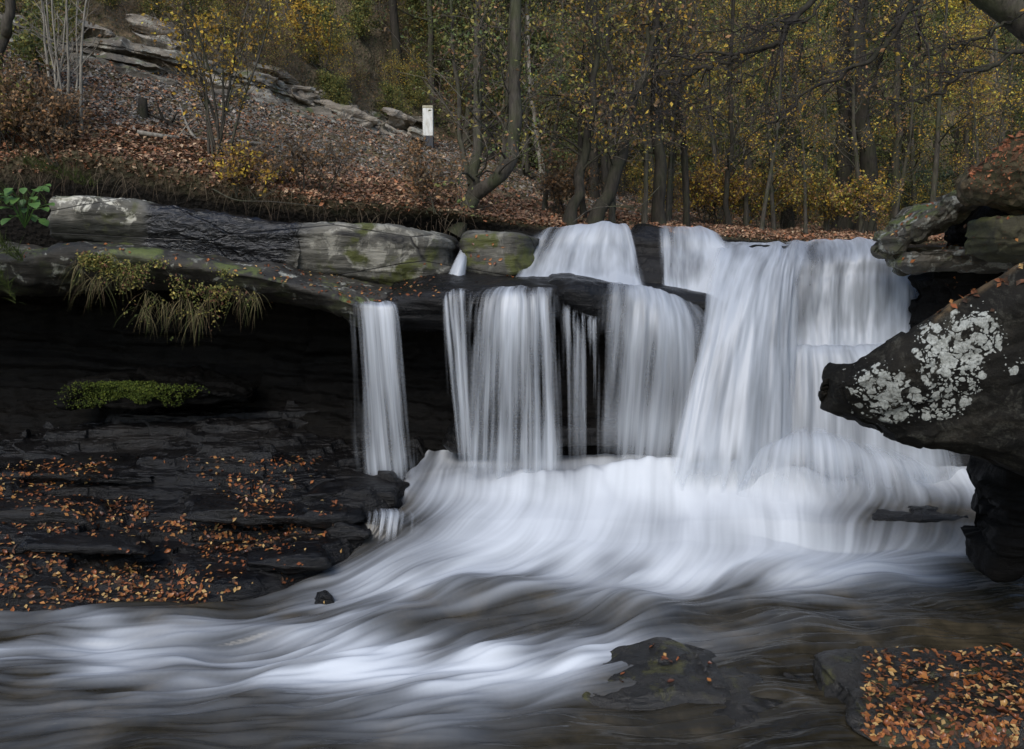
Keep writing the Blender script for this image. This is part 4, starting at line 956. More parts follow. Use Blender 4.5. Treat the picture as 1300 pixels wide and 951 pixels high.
def litter_on_hill():
    # density by row/col on the bank
    n = 95000
    px = rng.uniform(-500, 1500, n); row = .86 + rng.beta(1.0, 1.3, n) * 3.0
    pts = np.array([hillpt(a, b) for a, b in zip(px, row)])
    gr = sstep(1.75, 2.3, row + .35 * fbm(pts * .5, 3, 5) - .35 * sstep(330, 520, px))
    keep = rng.random(n) > gr * .42
    px, row, pts = px[keep], row[keep], pts[keep]; m = len(pts)
    nr = rng.normal(size=(m, 3)) * .45 + (0, -.2, 1)
    V, F, c = quads(pts + np.array([0, 0, .03]) + rng.normal(size=(m, 3)) * .02, nr, rng.uniform(.05, .12, m), .65, palette(m, LITTER, [4, 4, 3, 3, 1.4, 2, 2]))
    o = link('leaf_litter', make_mesh('leaf_litter', V, F, M_litter, False, {'tint': c})); tag(o, kind='stuff', label='brown and rust fallen leaves covering the bank behind the slab', cat='leaf litter')
    # gravel
    n = 52000
    px = rng.uniform(-500, 900, n); row = rng.uniform(1.5, 3.5, n)
    pts = np.array([hillpt(a, b) for a, b in zip(px, row)])
    gr = sstep(1.6, 2.2, row + .35 * fbm(pts * .5, 3, 5) - .35 * sstep(330, 520, px))
    pts = pts[rng.random(n) < gr]; m = len(pts)
    s = rng.uniform(.018, .05, m)[:, None]
    oc = np.array([(1, 0, 0), (0, 1, 0), (-1, 0, 0), (0, -1, 0), (0, 0, .8), (0, 0, -.8)])
    J = oc[None] * (1 + .35 * rng.normal(size=(m, 6, 1))) + .2 * rng.normal(size=(m, 6, 3))
    V = (pts[:, None] + J * s[:, None]).reshape(-1, 3); i = (np.arange(m) * 6)[:, None, None]
    f = np.array([(0, 1, 4), (1, 2, 4), (2, 3, 4), (3, 0, 4), (1, 0, 5), (2, 1, 5), (3, 2, 5), (0, 3, 5)])[None] + i
    c = palette(m, [(.14, .13, .115), (.09, .083, .075), (.20, .18, .155), (.28, .25, .21), (.15, .11, .08)], [4, 3, 2, 1, 2])
    o = link('gravel', make_mesh('gravel', V, f.reshape(-1, 3), M_stone, False, {'tint': np.repeat(c, 6, 0)})); tag(o, kind='stuff', label='grey gravel of the bench above the leafy bank', cat='gravel')
litter_on_hill()

def litter_px(name, n, regs, size, cols, label, upmin=.3, w=None, h=.01):
    C_, N_ = [], []
    for (x0, y0, x1, y1, f, dn) in regs:
        for _ in range(int(n * f)):
            px = random.uniform(x0, x1); py = random.uniform(y0, y1)
            if dn and random.random() > dn(px, py): continue
            hh = cam_hit(px, py)
            if hh[0] is None or hh[1].z < upmin and -hh[1].z < upmin: continue
            nn = np.array(hh[1]); nn = nn if nn[2] > 0 or upmin > 0 and nn[2] > 0 else -nn if nn[2] < -.3 else nn
            C_.append(np.array(hh[0]) + nn * h); N_.append(nn)
    if not C_: return
    C_ = np.array(C_); N_ = np.array(N_) + rng.normal(size=(len(C_), 3)) * .3
    V, F, c = quads(C_, N_, rng.uniform(size[0], size[1], len(C_)), .6, palette(len(C_), cols, w))
    o = link(name, make_mesh(name, V, F, M_litter, False, {'tint': c})); tag(o, kind='stuff', label=label, cat='leaf litter')
OR = [(.22, .075, .02), (.15, .045, .014), (.27, .12, .035), (.08, .03, .012), (.33, .21, .08), (.12, .042, .016), (.04, .02, .01)]
litter_px('leaf_litter', 4600, [(0, 580, 440, 775, 1, dshelf)], (.035, .085), OR, 'smaller leaves and scraps sprinkled over the lower left shelf')
litter_px('leaf_litter', 1100, [(1095, 812, 1420, 951, 1.5, None)], (.03, .09), OR, 'leaf scraps packed between the leaves on the bottom right rock')
litter_px('leaf_litter', 700, [(1232, 155, 1300, 245, 1, None)], (.06, .12), [(.26, .09, .04), (.16, .06, .03), (.35, .15, .07), (.08, .04, .02)], 'rust-brown leaves heaped on the mound at the right edge', -2)
litter_px('leaf_litter', 420, [(330, 335, 560, 385, .7, None), (20, 290, 330, 345, .25, None), (1190, 355, 1290, 395, .05, None)], (.04, .08), OR, 'sparse orange leaves on top of the long ledge', .45)
litter_px('leaf_litter', 260, [(1185, 300, 1300, 402, 1, None)], (.05, .09), OR, 'orange leaves caught along the upper edge of the lichen boulder', .5)
litter_px('leaf_litter', 160, [(1130, 240, 1300, 350, 1, None)], (.05, .09), OR, 'scattered leaves on the stacked ledges at right', .45)

# ------------------------------------------------------------------ vegetation
class Tubes:
    def __init__(s): s.V = []; s.F = []; s.k = 0
    def add(s, pts, rad, n=6):
        pts = np.asarray(pts, float); m = len(pts)
        T = np.gradient(pts, axis=0); T /= np.maximum(np.linalg.norm(T, axis=1, keepdims=True), 1e-9)
        ref = np.array((0, 0, 1.0)) if abs(T[0, 2]) < .8 else np.array((1.0, 0, 0))
        A = np.cross(T, ref); A /= np.maximum(np.linalg.norm(A, axis=1, keepdims=True), 1e-9); B = np.cross(T, A)
        a = np.arange(n) * 2 * math.pi / n; r = np.asarray(rad, float)[:, None, None]
        V = pts[:, None] + r * (A[:, None] * np.cos(a)[None, :, None] + B[:, None] * np.sin(a)[None, :, None])
        s.V.append(V.reshape(-1, 3)); s.F.append(grid_faces(m, n, True) + s.k); s.k += m * n
    def mesh(s, name, mat): return make_mesh(name, np.vstack(s.V), np.vstack(s.F), mat, True)

def wander(p, d, L, n, jit, grav=0.0, rnd=random):
    pts = [np.array(p, float)]; d = np.array(d, float); d /= np.linalg.norm(d)
    for i in range(n):
        d = d + np.array([rnd.gauss(0, jit), rnd.gauss(0, jit), rnd.gauss(0, jit) + grav]); d /= np.linalg.norm(d)
        pts.append(pts[-1] + d * L / n)
    return np.array(pts), d

def branchify(path, rad, tb, tw, leafpts, nb=14, L=2.0, start=.3, up=.25, lev=2, jit=.16, sub=6, rnd=random, grav=0.0, flat=0.0, dirbias=None):
    """side branches on a stem: first order into tb, the finer ones into tw; twig points are recorded for the leaves"""
    m = len(path)
    for k in range(nb):
        t = start + (1 - start) * (k + rnd.random()) / nb; f = t * (m - 1); i = min(int(f), m - 2); p = path[i] * (1 - f + i) + path[i + 1] * (f - i)
        r = np.interp(f, range(m), rad); a = rnd.uniform(0, 2 * math.pi)
        d = np.array([math.cos(a), math.sin(a) * (1 - flat), rnd.gauss(up, .25)])
        if dirbias is not None: d = d + dirbias
        ax = path[i + 1] - path[i]; ax = ax / (np.linalg.norm(ax) + 1e-9); d = d + ax * .5
        l = L * rnd.uniform(.5, 1.1) * (1.15 - t * .6); br = min(r * .5, .012 * l + .004)
        pts, _ = wander(p, d, l, 7, jit, grav, rnd); rr = np.linspace(br, br * .25, 8)
        tb.add(pts, rr, 5)
        if lev > 1:
            for q in range(sub):
                tt = rnd.uniform(.2, 1.0) * 7; j = min(int(tt), 6); pp = pts[j] * (1 - tt + j) + pts[j + 1] * (tt - j)
                dd = (pts[j + 1] - pts[j]); dd = dd / np.linalg.norm(dd) + np.array([rnd.gauss(0, .6), rnd.gauss(0, .6), rnd.gauss(.1, .5)])
                l2 = l * rnd.uniform(.25, .5); p2, _ = wander(pp, dd, l2, 4, jit * 1.2, grav, rnd)
                tw.add(p2, np.linspace(max(.0035, br * .3), .0022, 5), 3)
                leafpts.extend(p2[1:])
                if lev > 2:
                    for _ in range(3):
                        j = rnd.randint(0, 3); d3 = (p2[j + 1] - p2[j]); d3 = d3 / np.linalg.norm(d3) + np.array([rnd.gauss(0, .7) for _ in range(3)])
                        p3, _ = wander(p2[j], d3, l2 * .55, 3, jit, grav, rnd); tw.add(p3, np.linspace(.003, .002, 4), 3); leafpts.extend(p3[1:])
        else: leafpts.extend(pts[2:])

def crown_mesh(S, lm, tcol=(.15, .13, .105)):
    """twigs and leaves of one crown as a single mesh"""
    me = bpy.data.meshes.new('crown'); Vs = [np.vstack(S.V)]; Fs = np.vstack(S.F); n0 = len(Vs[0])
    tc = np.tile(np.array(tcol), (n0, 1)) * (1 + .2 * rng.normal(size=(n0, 1)))
    if lm is None: return make_mesh('crown', Vs[0], Fs, M_leaf, True, {'tint': np.clip(tc, .004, 1)})
    V, F, c = lm
    return make_mesh('crown', np.vstack([Vs[0], V]), [Fs, F + n0], M_leaf, False, {'tint': np.vstack([np.clip(tc, .004, 1), c])})

def leaves_mesh(name, pts, per, size, cols, w=None, spread=.10, mat=None, frac=1.0, raw=False):
    pts = np.array(pts)
    if frac < 1: pts = pts[rng.random(len(pts)) < frac]
    cent = np.repeat(pts, per, 0) + rng.normal(size=(len(pts) * per, 3)) * spread
    n = len(cent)
    cc = palette(len(pts), cols, w, .15); cc = np.repeat(cc, per, 0) * (1 + .25 * rng.normal(size=(n, 1))); cc = np.clip(cc * 1.22, .004, .6)
    V, F, c = quads(cent, rng.normal(size=(n, 3)) + (0, 0, .5), rng.uniform(size * .6, size * 1.25, n), .62, cc)
    if raw: return V, F, c
    return make_mesh(name, V, F, mat or M_leaf, False, {'tint': c})

YEL = [(.42, .27, .035), (.34, .19, .03), (.50, .34, .06), (.24, .15, .03)]
BRN = [(.16, .10, .05), (.12, .08, .045), (.24, .13, .06), (.09, .065, .04)]
GRN = [(.07, .095, .03), (.10, .125, .04), (.14, .15, .05), (.05, .07, .03)]
OLI = [(.15, .145, .04), (.20, .175, .045), (.11, .115, .035), (.26, .21, .06)]

def tree_proto(h, r, nb, L, cols, w, frac, per, size, seed, lev=2, sub=6, start=.25, up=.25, grav=0, bark=None, lean=.05, tw=None, spread=.12):
    rnd = random.Random(seed)
    path, _ = wander((0, 0, -.3), (rnd.gauss(0, lean), rnd.gauss(0, lean), 1), h, 12, .035, .02, rnd); rad = np.linspace(r, r * .18, 13); rad[0] *= 1.35
    T = Tubes(); T.add(path, rad, 9); B = Tubes(); S = Tubes(); lp = []
    branchify(path, rad, B, S, lp, nb, L, start, up, lev, .15, sub, rnd, grav)
    return dict(trunk=T.mesh('trunk', bark or M_bark), branches=B.mesh('branches', bark or M_bark), crown=crown_mesh(S, leaves_mesh('crown', lp, per, size, cols, w, spread, frac=frac, raw=True)))

def tree_put(name, proto, loc, rz, sc_, label, cat='tree', group=None):
    r = empty(name, loc, (0, 0, rz), sc_); tag(r, label, cat, group)
    for k, me in proto.items():
        if me is not None: link(k, me, r)
    return r

T_yel = tree_proto(11, .12, 26, 2.6, YEL + OLI, None, .5, 5, .09, 1, 2, 8)
T_brn = tree_proto(12, .14, 26, 2.8, BRN + OLI, None, .45, 4, .09, 2, 3, 5, bark=M_bark2)
T_bare = tree_proto(10, .10, 28, 2.3, BRN + YEL, None, .14, 2, .11, 3, 3, 6)
T_hem = tree_proto(13, .16, 44, 2.6, GRN + [(.09, .10, .045)], None, 1, 9, .10, 4, 2, 8, start=.08, up=-.05, grav=-.02, bark=M_bark2, spread=.16)
T_mix = tree_proto(9, .09, 24, 2.4, OLI + YEL + BRN, None, .45, 5, .085, 5, 3, 5, start=.1)
T_oli = tree_proto(10, .11, 30, 2.6, OLI + GRN, None, .6, 6, .09, 6, 2, 8, start=.08)
S_yel = tree_proto(2.4, .025, 22, 1.3, YEL + OLI + OLI, None, .6, 5, .065, 7, 2, 6, start=.05)
S_brn = tree_proto(2.2, .025, 24, 1.3, BRN + BRN + OLI, None, .35, 3, .065, 8, 3, 5, start=.05)
S_grn = tree_proto(2.0, .03, 26, 1.2, GRN + OLI, None, 1, 6, .10, 9, 2, 6, start=.03)
S_bare = tree_proto(2.2, .02, 24, 1.2, BRN, None, .08, 2, .07, 10, 3, 6, start=.05)
PR = [(T_yel, 'yellow_leaved_tree', 'slender forest tree with thin yellow leaves standing beyond the falls', 'yellow-leaved trees of the far wood'),
      (T_brn, 'brown_leaved_tree', 'dark-trunked forest tree with rusty brown leaves standing beyond the falls', 'brown-leaved trees of the far wood'),
      (T_bare, 'bare_tree', 'nearly bare forest tree with a haze of grey twigs beyond the falls', 'nearly bare trees of the far wood'),
      (T_hem, 'hemlock_tree', 'dark evergreen tree with drooping boughs standing in the wood beyond the falls', 'evergreens of the far wood'),
      (T_mix, 'small_tree', 'small understorey tree with mixed olive and yellow leaves in the far wood', 'understorey trees of the far wood'),
      (T_oli, 'olive_leaved_tree', 'bushy tree with dull olive green leaves in the far wood', 'olive-leaved trees of the far wood')]
# right-hand wood
cnt = 0
rr_ = random.Random(5)
for row, n, px0, px1, choices in [(1.4, 8, 690, 1330, [2, 2, 4, 2, 1]), (1.9, 12, 680, 1400, [2, 4, 2, 0, 3, 1]), (2.5, 14, 660, 1400, [0, 2, 3, 2, 5]), (3.1, 16, 600, 1450, [3, 0, 2, 5, 3, 3]), (3.9, 17, 560, 1450, [3, 5, 2, 0, 3]), (4.8, 18, 460, 1500, [3, 5, 0, 1]), (5.5, 18, 400, 1500, [3, 5, 1, 0, 2]), (6.1, 18, 200, 1500, [3, 5, 1, 0])]:
    for k in range(n):
        px = px0 + (px1 - px0) * (k + rr_.random()) / n; rw = row + rr_.uniform(-.25, .25)
        p = hillpt(px, rw); pi = rr_.choice(choices); pr, nm, lb, gp = PR[pi]
        if row < 2.2: s = rr_.uniform(.5, .8)
        else: s = rr_.uniform(.75, 1.15) * (1 + .12 * max(0, row - 3))
        tree_put(nm, pr, p, rr_.uniform(0, 6.28), s, lb, 'tree', gp)
T_gold = tree_proto(9, .10, 26, 2.0, [(.50, .34, .05), (.42, .27, .04), (.58, .42, .09)], None, .75, 6, .10, 21, 2, 7, start=.3)
for px, rw, s_, lb in [(1225, 2.6, 1.05, 'golden-leaved tree in the wood, farthest right above the leaf mound'), (985, 3.0, .9, 'golden-leaved tree in the wood above the great fall'), (1120, 3.4, .8, 'golden-leaved tree in the wood above the stacked ledges'), (880, 3.2, .7, 'golden-leaved tree in the wood above the bend of the upper stream')]:
    tree_put('golden_tree', T_gold, hillpt(px, rw), px * .7, s_, lb, 'tree')
# bushes on the upper left hillside and forest floor
SB = [(S_yel, 'yellow_shrub', 'yellow-leaved shrub growing on the hillside above the outcrop', 'yellow-leaved shrubs of the hillside'),
      (S_brn, 'brown_shrub', 'twiggy shrub with withered brown leaves growing on the hillside', 'brown shrubs of the hillside'),
      (S_grn, 'green_shrub', 'dark green leafy shrub growing on the hillside', 'green shrubs of the hillside'),
      (S_bare, 'bare_shrub', 'leafless tangled shrub growing on the hillside', 'bare shrubs of the hillside')]
for row, n, px0, px1, s0, s1, ch in [(4.15, 26, -60, 640, .35, .6, [1, 3, 2]), (4.6, 34, -60, 700, .4, .7, [0, 1, 2, 3]), (5.15, 40, -60, 800, .6, .95, [0, 2, 1, 3, 2, 1]), (5.6, 40, -60, 900, .8, 1.3, [0, 1, 2, 2, 3, 1]), (5.95, 36, -60, 900, 1.2, 1.8, [1, 2, 2, 0]),
                                  (2.2, 10, 860, 1300, .3, .6, [0, 1, 3]), (2.8, 26, 700, 1350, .6, 1.0, [0, 1, 3, 1]), (3.5, 30, 640, 1400, .8, 1.3, [0, 1, 0, 3, 2]), (4.3, 30, 600, 1400, 1.0, 1.6, [0, 1, 2, 2])]:
    for k in range(n):
        px = px0 + (px1 - px0) * (k + rr_.random()) / n; p = hillpt(px, row + rr_.uniform(-.25, .25))
        pr, nm, lb, gp = SB[rr_.choice(ch)]
        if row < 4 : lb = lb.replace('growing on the hillside above the outcrop', 'growing on the floor of the far wood').replace('growing on the hillside', 'growing on the floor of the far wood'); gp = gp.replace('hillside', 'forest floor')
        tree_put(nm, pr, p, rr_.uniform(0, 6.28), rr_.uniform(s0, s1), lb, 'shrub', gp)

# traced trees -----------------------------------------------------
def traced(name, label, stems, bark, nb=14, L=1.6, cols=BRN + YEL, frac=.2, size=.10, seed=1, per=2, lev=3, sub=6, start=.25, up=.25, group=None, cat='tree', flat=0.0, base=None, grav=0.0, npts=14, twm=None):
    """stems: list of (points (px,py,d), r0, r1)"""
    rnd = random.Random(seed); b = np.array(base if base is not None else P(*stems[0][0][0]))
    root = empty(name, tuple(b)); tag(root, label, cat, group)
    B = Tubes(); S = Tubes(); lp = []
    for i, (pts, r0, r1) in enumerate(stems):
        K = np.array([P(*q) for q in pts]) - b; A = cr(K, npts); A[1:] += np.array([[rnd.gauss(0, r0 * .25) for _ in range(3)] for _ in range(npts - 1)])
        if i == 0: A[0, 2] -= .15
        rad = np.linspace(r0, r1, npts) * (1 + .06 * np.array([rnd.gauss(0, 1) for _ in range(npts)])); 
        if i == 0: rad[0] *= 1.35
        T = Tubes(); T.add(cr(A, npts * 2), np.interp(np.linspace(0, 1, npts * 2), np.linspace(0, 1, npts), rad), 9)
        link('trunk' if i == 0 else 'stem', T.mesh('trunk', bark), root)
        branchify(A, rad, B, S, lp, max(3, int(nb * (1 if i == 0 else .7))), L, start, up, lev, .17, sub, rnd, grav, flat)
    if B.V: link('branches', B.mesh('branches', bark), root)
    link('crown', crown_mesh(S, leaves_mesh('crown', lp, per, size, cols, None, .08, frac=frac, raw=True) if frac > 0 else None), root)
    return root
def gy(px, py):            # depth of the hillside at a pixel
    h = ray_hill(px, py); return float(h[1]) if h is not None else 18.0
D = 16.9
traced('forked_tree', 'crooked tree with a low elbow-shaped fork on the bank right of the white post',
       [([(578, 288, D), (592, 270, D), (600, 235, D), (602, 205, D), (604, 150, D + .1), (606, 80, D + .2), (610, -40, D + .4), (612, -160, D + .5)], .13, .05),
        ([(592, 268, D), (605, 245, D), (628, 228, D - .2), (646, 205, D - .2), (654, 170, D - .2), (656, 110, D - .2), (655, 40, D - .1), (652, -60, D), (650, -200, D)], .16, .09),
        ([(598, 235, D), (590, 205, D + .2), (584, 170, D + .3), (580, 110, D + .4), (574, 30, D + .5), (570, -60, D + .5)], .07, .02),
        ([(636, 222, D), (640, 180, D + .2), (644, 130, D + .3), (648, 60, D + .4), (646, -40, D + .6)], .06, .02)],
       M_bark, 18, 2.0, BRN + OLI + GRN, .35, .085, 31, 2, 3, 6)
for i, (nm, lb, pts, r0, r1, bk, sd_) in enumerate([
  ('slanting_tree', 'leaning trunk on the bank just left of the upper cascade', [(722, 284, 17.6), (735, 235, 17.8), (742, 195, 18), (750, 150, 18), (756, 90, 18.2), (760, -60, 18.5)], .12, .05, M_bark2, 41),
  ('slanting_tree', 'dark trunk leaning right above the fan-shaped upper cascade', [(752, 284, 17.9), (775, 235, 18), (790, 190, 18.2), (806, 130, 18.4), (826, 60, 18.6), (845, -60, 19)], .16, .06, M_bark2, 42),
  ('slender_tree', 'straight thin trunk close behind the right-leaning dark trunk', [(776, 284, 18.6), (776, 200, 18.8), (775, 120, 19), (772, 40, 19), (770, -80, 19)], .07, .03, M_bark, 43),
  ('upright_tree', 'upright dark trunk with reddish bark over the middle of the upper cascade', [(838, 288, 19.2), (838, 220, 19.2), (834, 140, 19.3), (832, 60, 19.4), (830, -100, 19.5)], .16, .08, M_bark2, 44),
  ('slender_tree', 'thin stem immediately left of the upright dark trunk', [(818, 288, 19.0), (820, 220, 19), (816, 140, 19), (822, 60, 19), (826, -60, 19)], .06, .03, M_bark, 45),
  ('pale_tree', 'thin pale leaning trunk behind the forked tree', [(688, 214, 27), (683, 180, 27), (678, 150, 27), (672, 100, 27), (670, 20, 27)], .09, .05, M_pale, 46),
  ('snag', 'broken dark trunk with stub branches rising above the great fall', [(1000, 292, 25), (1004, 210, 25), (1008, 130, 25), (1012, 80, 25), (1016, 30, 25)], .17, .08, M_bark2, 47),
  ('upright_tree', 'stout dark trunk in the wood above the upper right curtain, left one of a pair', [(1070, 288, 27), (1072, 200, 27), (1071, 100, 27), (1072, -80, 27.5)], .26, .16, M_bark2, 48),
  ('upright_tree', 'stout dark trunk in the wood above the upper right curtain, right one of a pair', [(1098, 288, 26), (1098, 200, 26), (1094, 100, 26), (1090, -80, 26)], .27, .18, M_bark2, 49),
  ('slender_tree', 'thin grey trunk near the pale overhanging ledge', [(1136, 292, 27), (1138, 200, 27), (1138, 110, 27), (1142, -60, 27)], .15, .08, M_bark, 50),
  ('slender_tree', 'pale grey trunk at the far right beyond the leaf mound', [(1258, 280, 34), (1258, 160, 34), (1262, 60, 34), (1262, -60, 34)], .2, .15, M_pale, 51),
  ('slender_tree', 'dark crooked trunk between the snag and the upright trunk', [(925, 292, 22), (922, 240, 22), (930, 180, 22), (926, 110, 22), (934, -40, 22)], .08, .04, M_bark2, 52),
  ('leaning_tree', 'grey leaning stem at the top left corner of the photo', [(-25, 120, 16.9), (2, 62, 16.8), (12, 20, 16.7), (14, -40, 16.7), (18, -140, 16.7)], .11, .07, M_bark, 53),
]):
    traced(nm, lb, [(pts, r0, r1)], bk, 16 if nm != 'leaning_tree' else 5, 2.0 if nm != 'leaning_tree' else 1, BRN + OLI + YEL, .25, .09, sd_, 2, 3 if i < 5 else 2, 6)

# multi-stem bare shrubs and saplings on the bank
def clump(name, label, cx, cy, n, spread, h, bark, seed, frac, cols, per=2, L=.7, r=.02, tilt=.22, dd=None, lev=2, nb=9, size=.08, twm=None, group=None):
    rnd = random.Random(seed); h0 = ray_hill(cx, cy); b = h0 if h0 is not None else P(cx, cy, 16)
    root = empty(name, tuple(b)); tag(root, label, 'shrub', group); B = Tubes(); S = Tubes(); lp = []
    for i in range(n):
        a = rnd.uniform(0, 6.28); p = (math.cos(a) * spread * rnd.random(), math.sin(a) * spread * .5 * rnd.random(), -.1)
        path, _ = wander(p, (rnd.gauss(0, tilt), rnd.gauss(0, tilt * .5), 1), h * rnd.uniform(.6, 1.1), 10, .06, .01, rnd)
        rad = np.linspace(r * rnd.uniform(.6, 1.3), r * .25, 11); T = Tubes(); T.add(path, rad, 6); link('stem', T.mesh('stem', bark), root)
        branchify(path, rad, B, S, lp, nb, L, .3, .45, lev, .14, 5, rnd)
    link('branches', B.mesh('branches', bark), root)
    link('crown', crown_mesh(S, leaves_mesh('crown', lp, per, size, cols, None, .06, frac=frac, raw=True) if frac > 0 else None, (.2, .18, .15) if twm is M_pale else (.15, .13, .105)), root)
clump('pale_sapling_clump', 'clump of pale grey upright saplings on the bank at left', 82, 168, 9, .35, 3.6, M_pale, 61, .04, BRN, L=.8, r=.028, tilt=.10, twm=M_pale)
clump('bare_shrub', 'many-stemmed bare shrub with a few yellow leaves, left of the gravel bench middle', 278, 200, 9, .22, 4.0, M_bark, 62, .10, YEL, L=1.0, r=.03, tilt=.22, lev=3)
clump('bare_shrub', 'low dark twiggy shrub in front of the pale saplings', 60, 205, 8, .4, 1.6, M_bark2, 63, .3, BRN, L=.6, r=.015, tilt=.4, lev=3)
clump('bare_shrub', 'twiggy brown shrub on the bank edge near the left border', 15, 190, 8, .4, 1.5, M_bark2, 64, .3, BRN + OLI, L=.6, r=.015, tilt=.45, lev=3)
clump('bare_shrub', 'fine leafless bush hanging over the undercut right of the bare shrub', 385, 245, 10, .45, 1.2, M_bark2, 65, .08, BRN, L=.6, r=.013, tilt=.5, lev=3)
clump('bare_shrub', 'small tangle of twigs at the undercut below the bare shrub', 305, 245, 9, .5, .8, M_bark2, 66, .12, BRN + YEL, L=.5, r=.012, tilt=.7, lev=3)
clump('bare_shrub', 'thin twiggy bush at the foot of the forked tree', 545, 265, 6, .3, 1.1, M_bark, 67, .15, BRN, L=.5, r=.012, tilt=.4, lev=3)
clump('leafy_shrub', 'small green-leaved bush among the pale saplings', 55, 110, 6, .3, 1.5, M_bark2, 68, .8, GRN + OLI, 3, L=.6, r=.015, tilt=.3)
clump('yellow_shrub', 'bush with clear yellow leaves under the right end of the outcrop', 415, 105, 7, .3, 2.4, M_bark, 69, .45, YEL, 3, L=1.0, r=.018, tilt=.3)
clump('yellow_shrub', 'yellow-leaved bush hanging over the pale slabs of the outcrop', 300, 45, 7, .4, 2.2, M_bark, 70, .5, YEL + OLI, 3, L=1.0, r=.018, tilt=.35)
clump('bare_shrub', 'bare brown undergrowth between the leaning trunk and the upper cascade', 700, 272, 8, .5, 1.2, M_bark2, 71, .2, BRN, L=.7, r=.012, tilt=.5, lev=3)
clump('bare_shrub', 'thorny brown thicket above the upper stream bend', 895, 286, 10, .7, 1.9, M_bark2, 72, .5, BRN + YEL, L=.9, r=.014, tilt=.5, lev=3)
clump('yellow_shrub', 'low golden bush behind the lip of the great fall', 985, 294, 10, .8, 1.8, M_bark2, 73, .8, YEL + BRN + OLI, 3, L=.9, r=.014, tilt=.5)
clump('yellow_shrub', 'low golden bush behind the upper right curtain', 1075, 297, 10, .9, 1.7, M_bark2, 74, .8, YEL + OLI + BRN, 3, L=.9, r=.014, tilt=.5)
clump('rhododendron', 'dark blue-green shrub right of the low golden bushes', 1160, 290, 8, .8, 2.4, M_bark2, 75, 1, [(.05, .075, .05), (.08, .10, .07), (.03, .05, .03)], 4, L=.9, r=.02, tilt=.4)

# fallen branches
def log(label, pts, r0, r1, bark, name='fallen_branch', seed=0):
    rnd = random.Random(seed); A = cr(np.array([P(*q) for q in pts]), 14); b = A[0].copy(); T = Tubes(); T.add(A - b, np.linspace(r0, r1, 14), 7)
    for k in range(3):
        j = rnd.randint(4, 12); w_, _ = wander(A[j] - b, (rnd.gauss(0, .6), rnd.gauss(0, .3), .5), rnd.uniform(.3, .7), 5, .2, 0, rnd); T.add(w_, np.linspace(r1 * .7, .004, 6), 4)
    o = link(name, T.mesh(name, bark), None, tuple(b)); tag(o, label, 'fallen branch')
def on(px, py, up=.06): h = ray_hill(px, py); return (px, py, float(h[1]) - up if h is not None else 16)
log('long pale branch lying across the bank below the gravel', [on(174, 168), on(215, 174), on(260, 177), on(310, 180), on(365, 186)], .05, .022, M_pale, seed=1)
log('short forked branch sticking up beside the bare shrub', [on(246, 174, .1), (238, 160, on(240, 165)[2] - .1), (228, 132, on(230, 140)[2] - .1)], .035, .012, M_pale, seed=2)
log('dark log end lying above the long pale branch', [on(205, 156), on(218, 160), on(236, 166)], .08, .06, M_bark2, 'log', seed=3)
log('thin bleached branch arching over the undercut bank', [(270, 240, 15.3), (300, 254, 15.2), (345, 256, 15.2), (408, 262, 15.3)], .012, .006, M_bark, seed=4)
log('short dark log by the elbow of the forked tree', [on(648, 214), on(662, 222), on(676, 228)], .12, .09, M_bark2, 'log', seed=5)
log('curved bare branch lying near the rim above the upper cascade', [(728, 282, 16.9), (752, 265, 17), (790, 262, 17), (812, 262, 17.2), (838, 236, 17.6)], .013, .007, M_bark, seed=6)
# stump
st = on(181, 140, .2); a_ = P(st[0], st[1] + 3, st[2]); T = Tubes()
T.add(np.array([(0, 0, -.15), (0, 0, 0), (.01, 0, .14), (.015, 0, .28), (.02, 0, .285)]), [.13, .105, .095, .09, .01], 12)
o = link('tree_stump', T.mesh('tree_stump', M_bark2), None, tuple(a_)); tag(o, 'short dark stump standing on the gravel bench', 'stump')

# mile post: white upper part on black foot
hp = ray_hill(544, 187); hp = hp if hp is not None else P(544, 187, 26)
dpost = float(hp[1]) - .15
def box_mesh(name, w, dpt, z0, z1, mat, top=0.0, bev=.02):
    import bmesh
    bm = bmesh.new(); bmesh.ops.create_cube(bm, size=1)
    for v in bm.verts: v.co = Vector((v.co.x * w, v.co.y * dpt, z0 + (v.co.z + .5) * (z1 - z0)))
    bmesh.ops.bevel(bm, geom=list(bm.edges), offset=bev, segments=2, profile=.6, affect='EDGES')
    if top:
        zc = max(v.co.z for v in bm.verts)
        for v in bm.verts:
            if v.co.z > zc - .05: v.co.z += top * (1 - abs(v.co.x) / (w / 2)) 
    me = bpy.data.meshes.new(name); bm.to_mesh(me); bm.free(); me.materials.append(mat)
    return me
def paint(name, c, dirt):
    M = MT(name); p = M.n('TexCoord').outputs['Object']; n = M.noise(M.mapping(p, (3, 3, 1)), 3, 7, .7)
    col = M.mix(M.ramp(n, [(.45, 0.0), (.75, .8)]), c, dirt)
    return M.done(M.n('BsdfPrincipled', {'Base Color': col, 'Roughness': .8, 'Normal': M.bump(n, .3, .01)}).outputs[0])
pz0 = P(544, 187, dpost); sc_m = dpost / FPX
r = empty('white_post', tuple(pz0)); tag(r, 'square white railway post with a black foot on the bench edge', 'post')
hw = 12.5 * sc_m
link('post_foot', box_mesh('post_foot', hw * 1.03, hw * 1.03, -.3, 13 * sc_m, paint('black_paint', (.03, .035, .045), (.06, .05, .04))), r)
link('post_shaft', box_mesh('post_shaft', hw, hw, 13 * sc_m, 46 * sc_m, paint('old_white_paint', (.62, .63, .60), (.28, .25, .18)), .06), r)
link('post_cap', box_mesh('post_cap', hw * 1.05, hw * 1.05, 46 * sc_m - .0, 49 * sc_m, paint('weathered_cap', (.35, .33, .24), (.18, .16, .08)), .05), r)

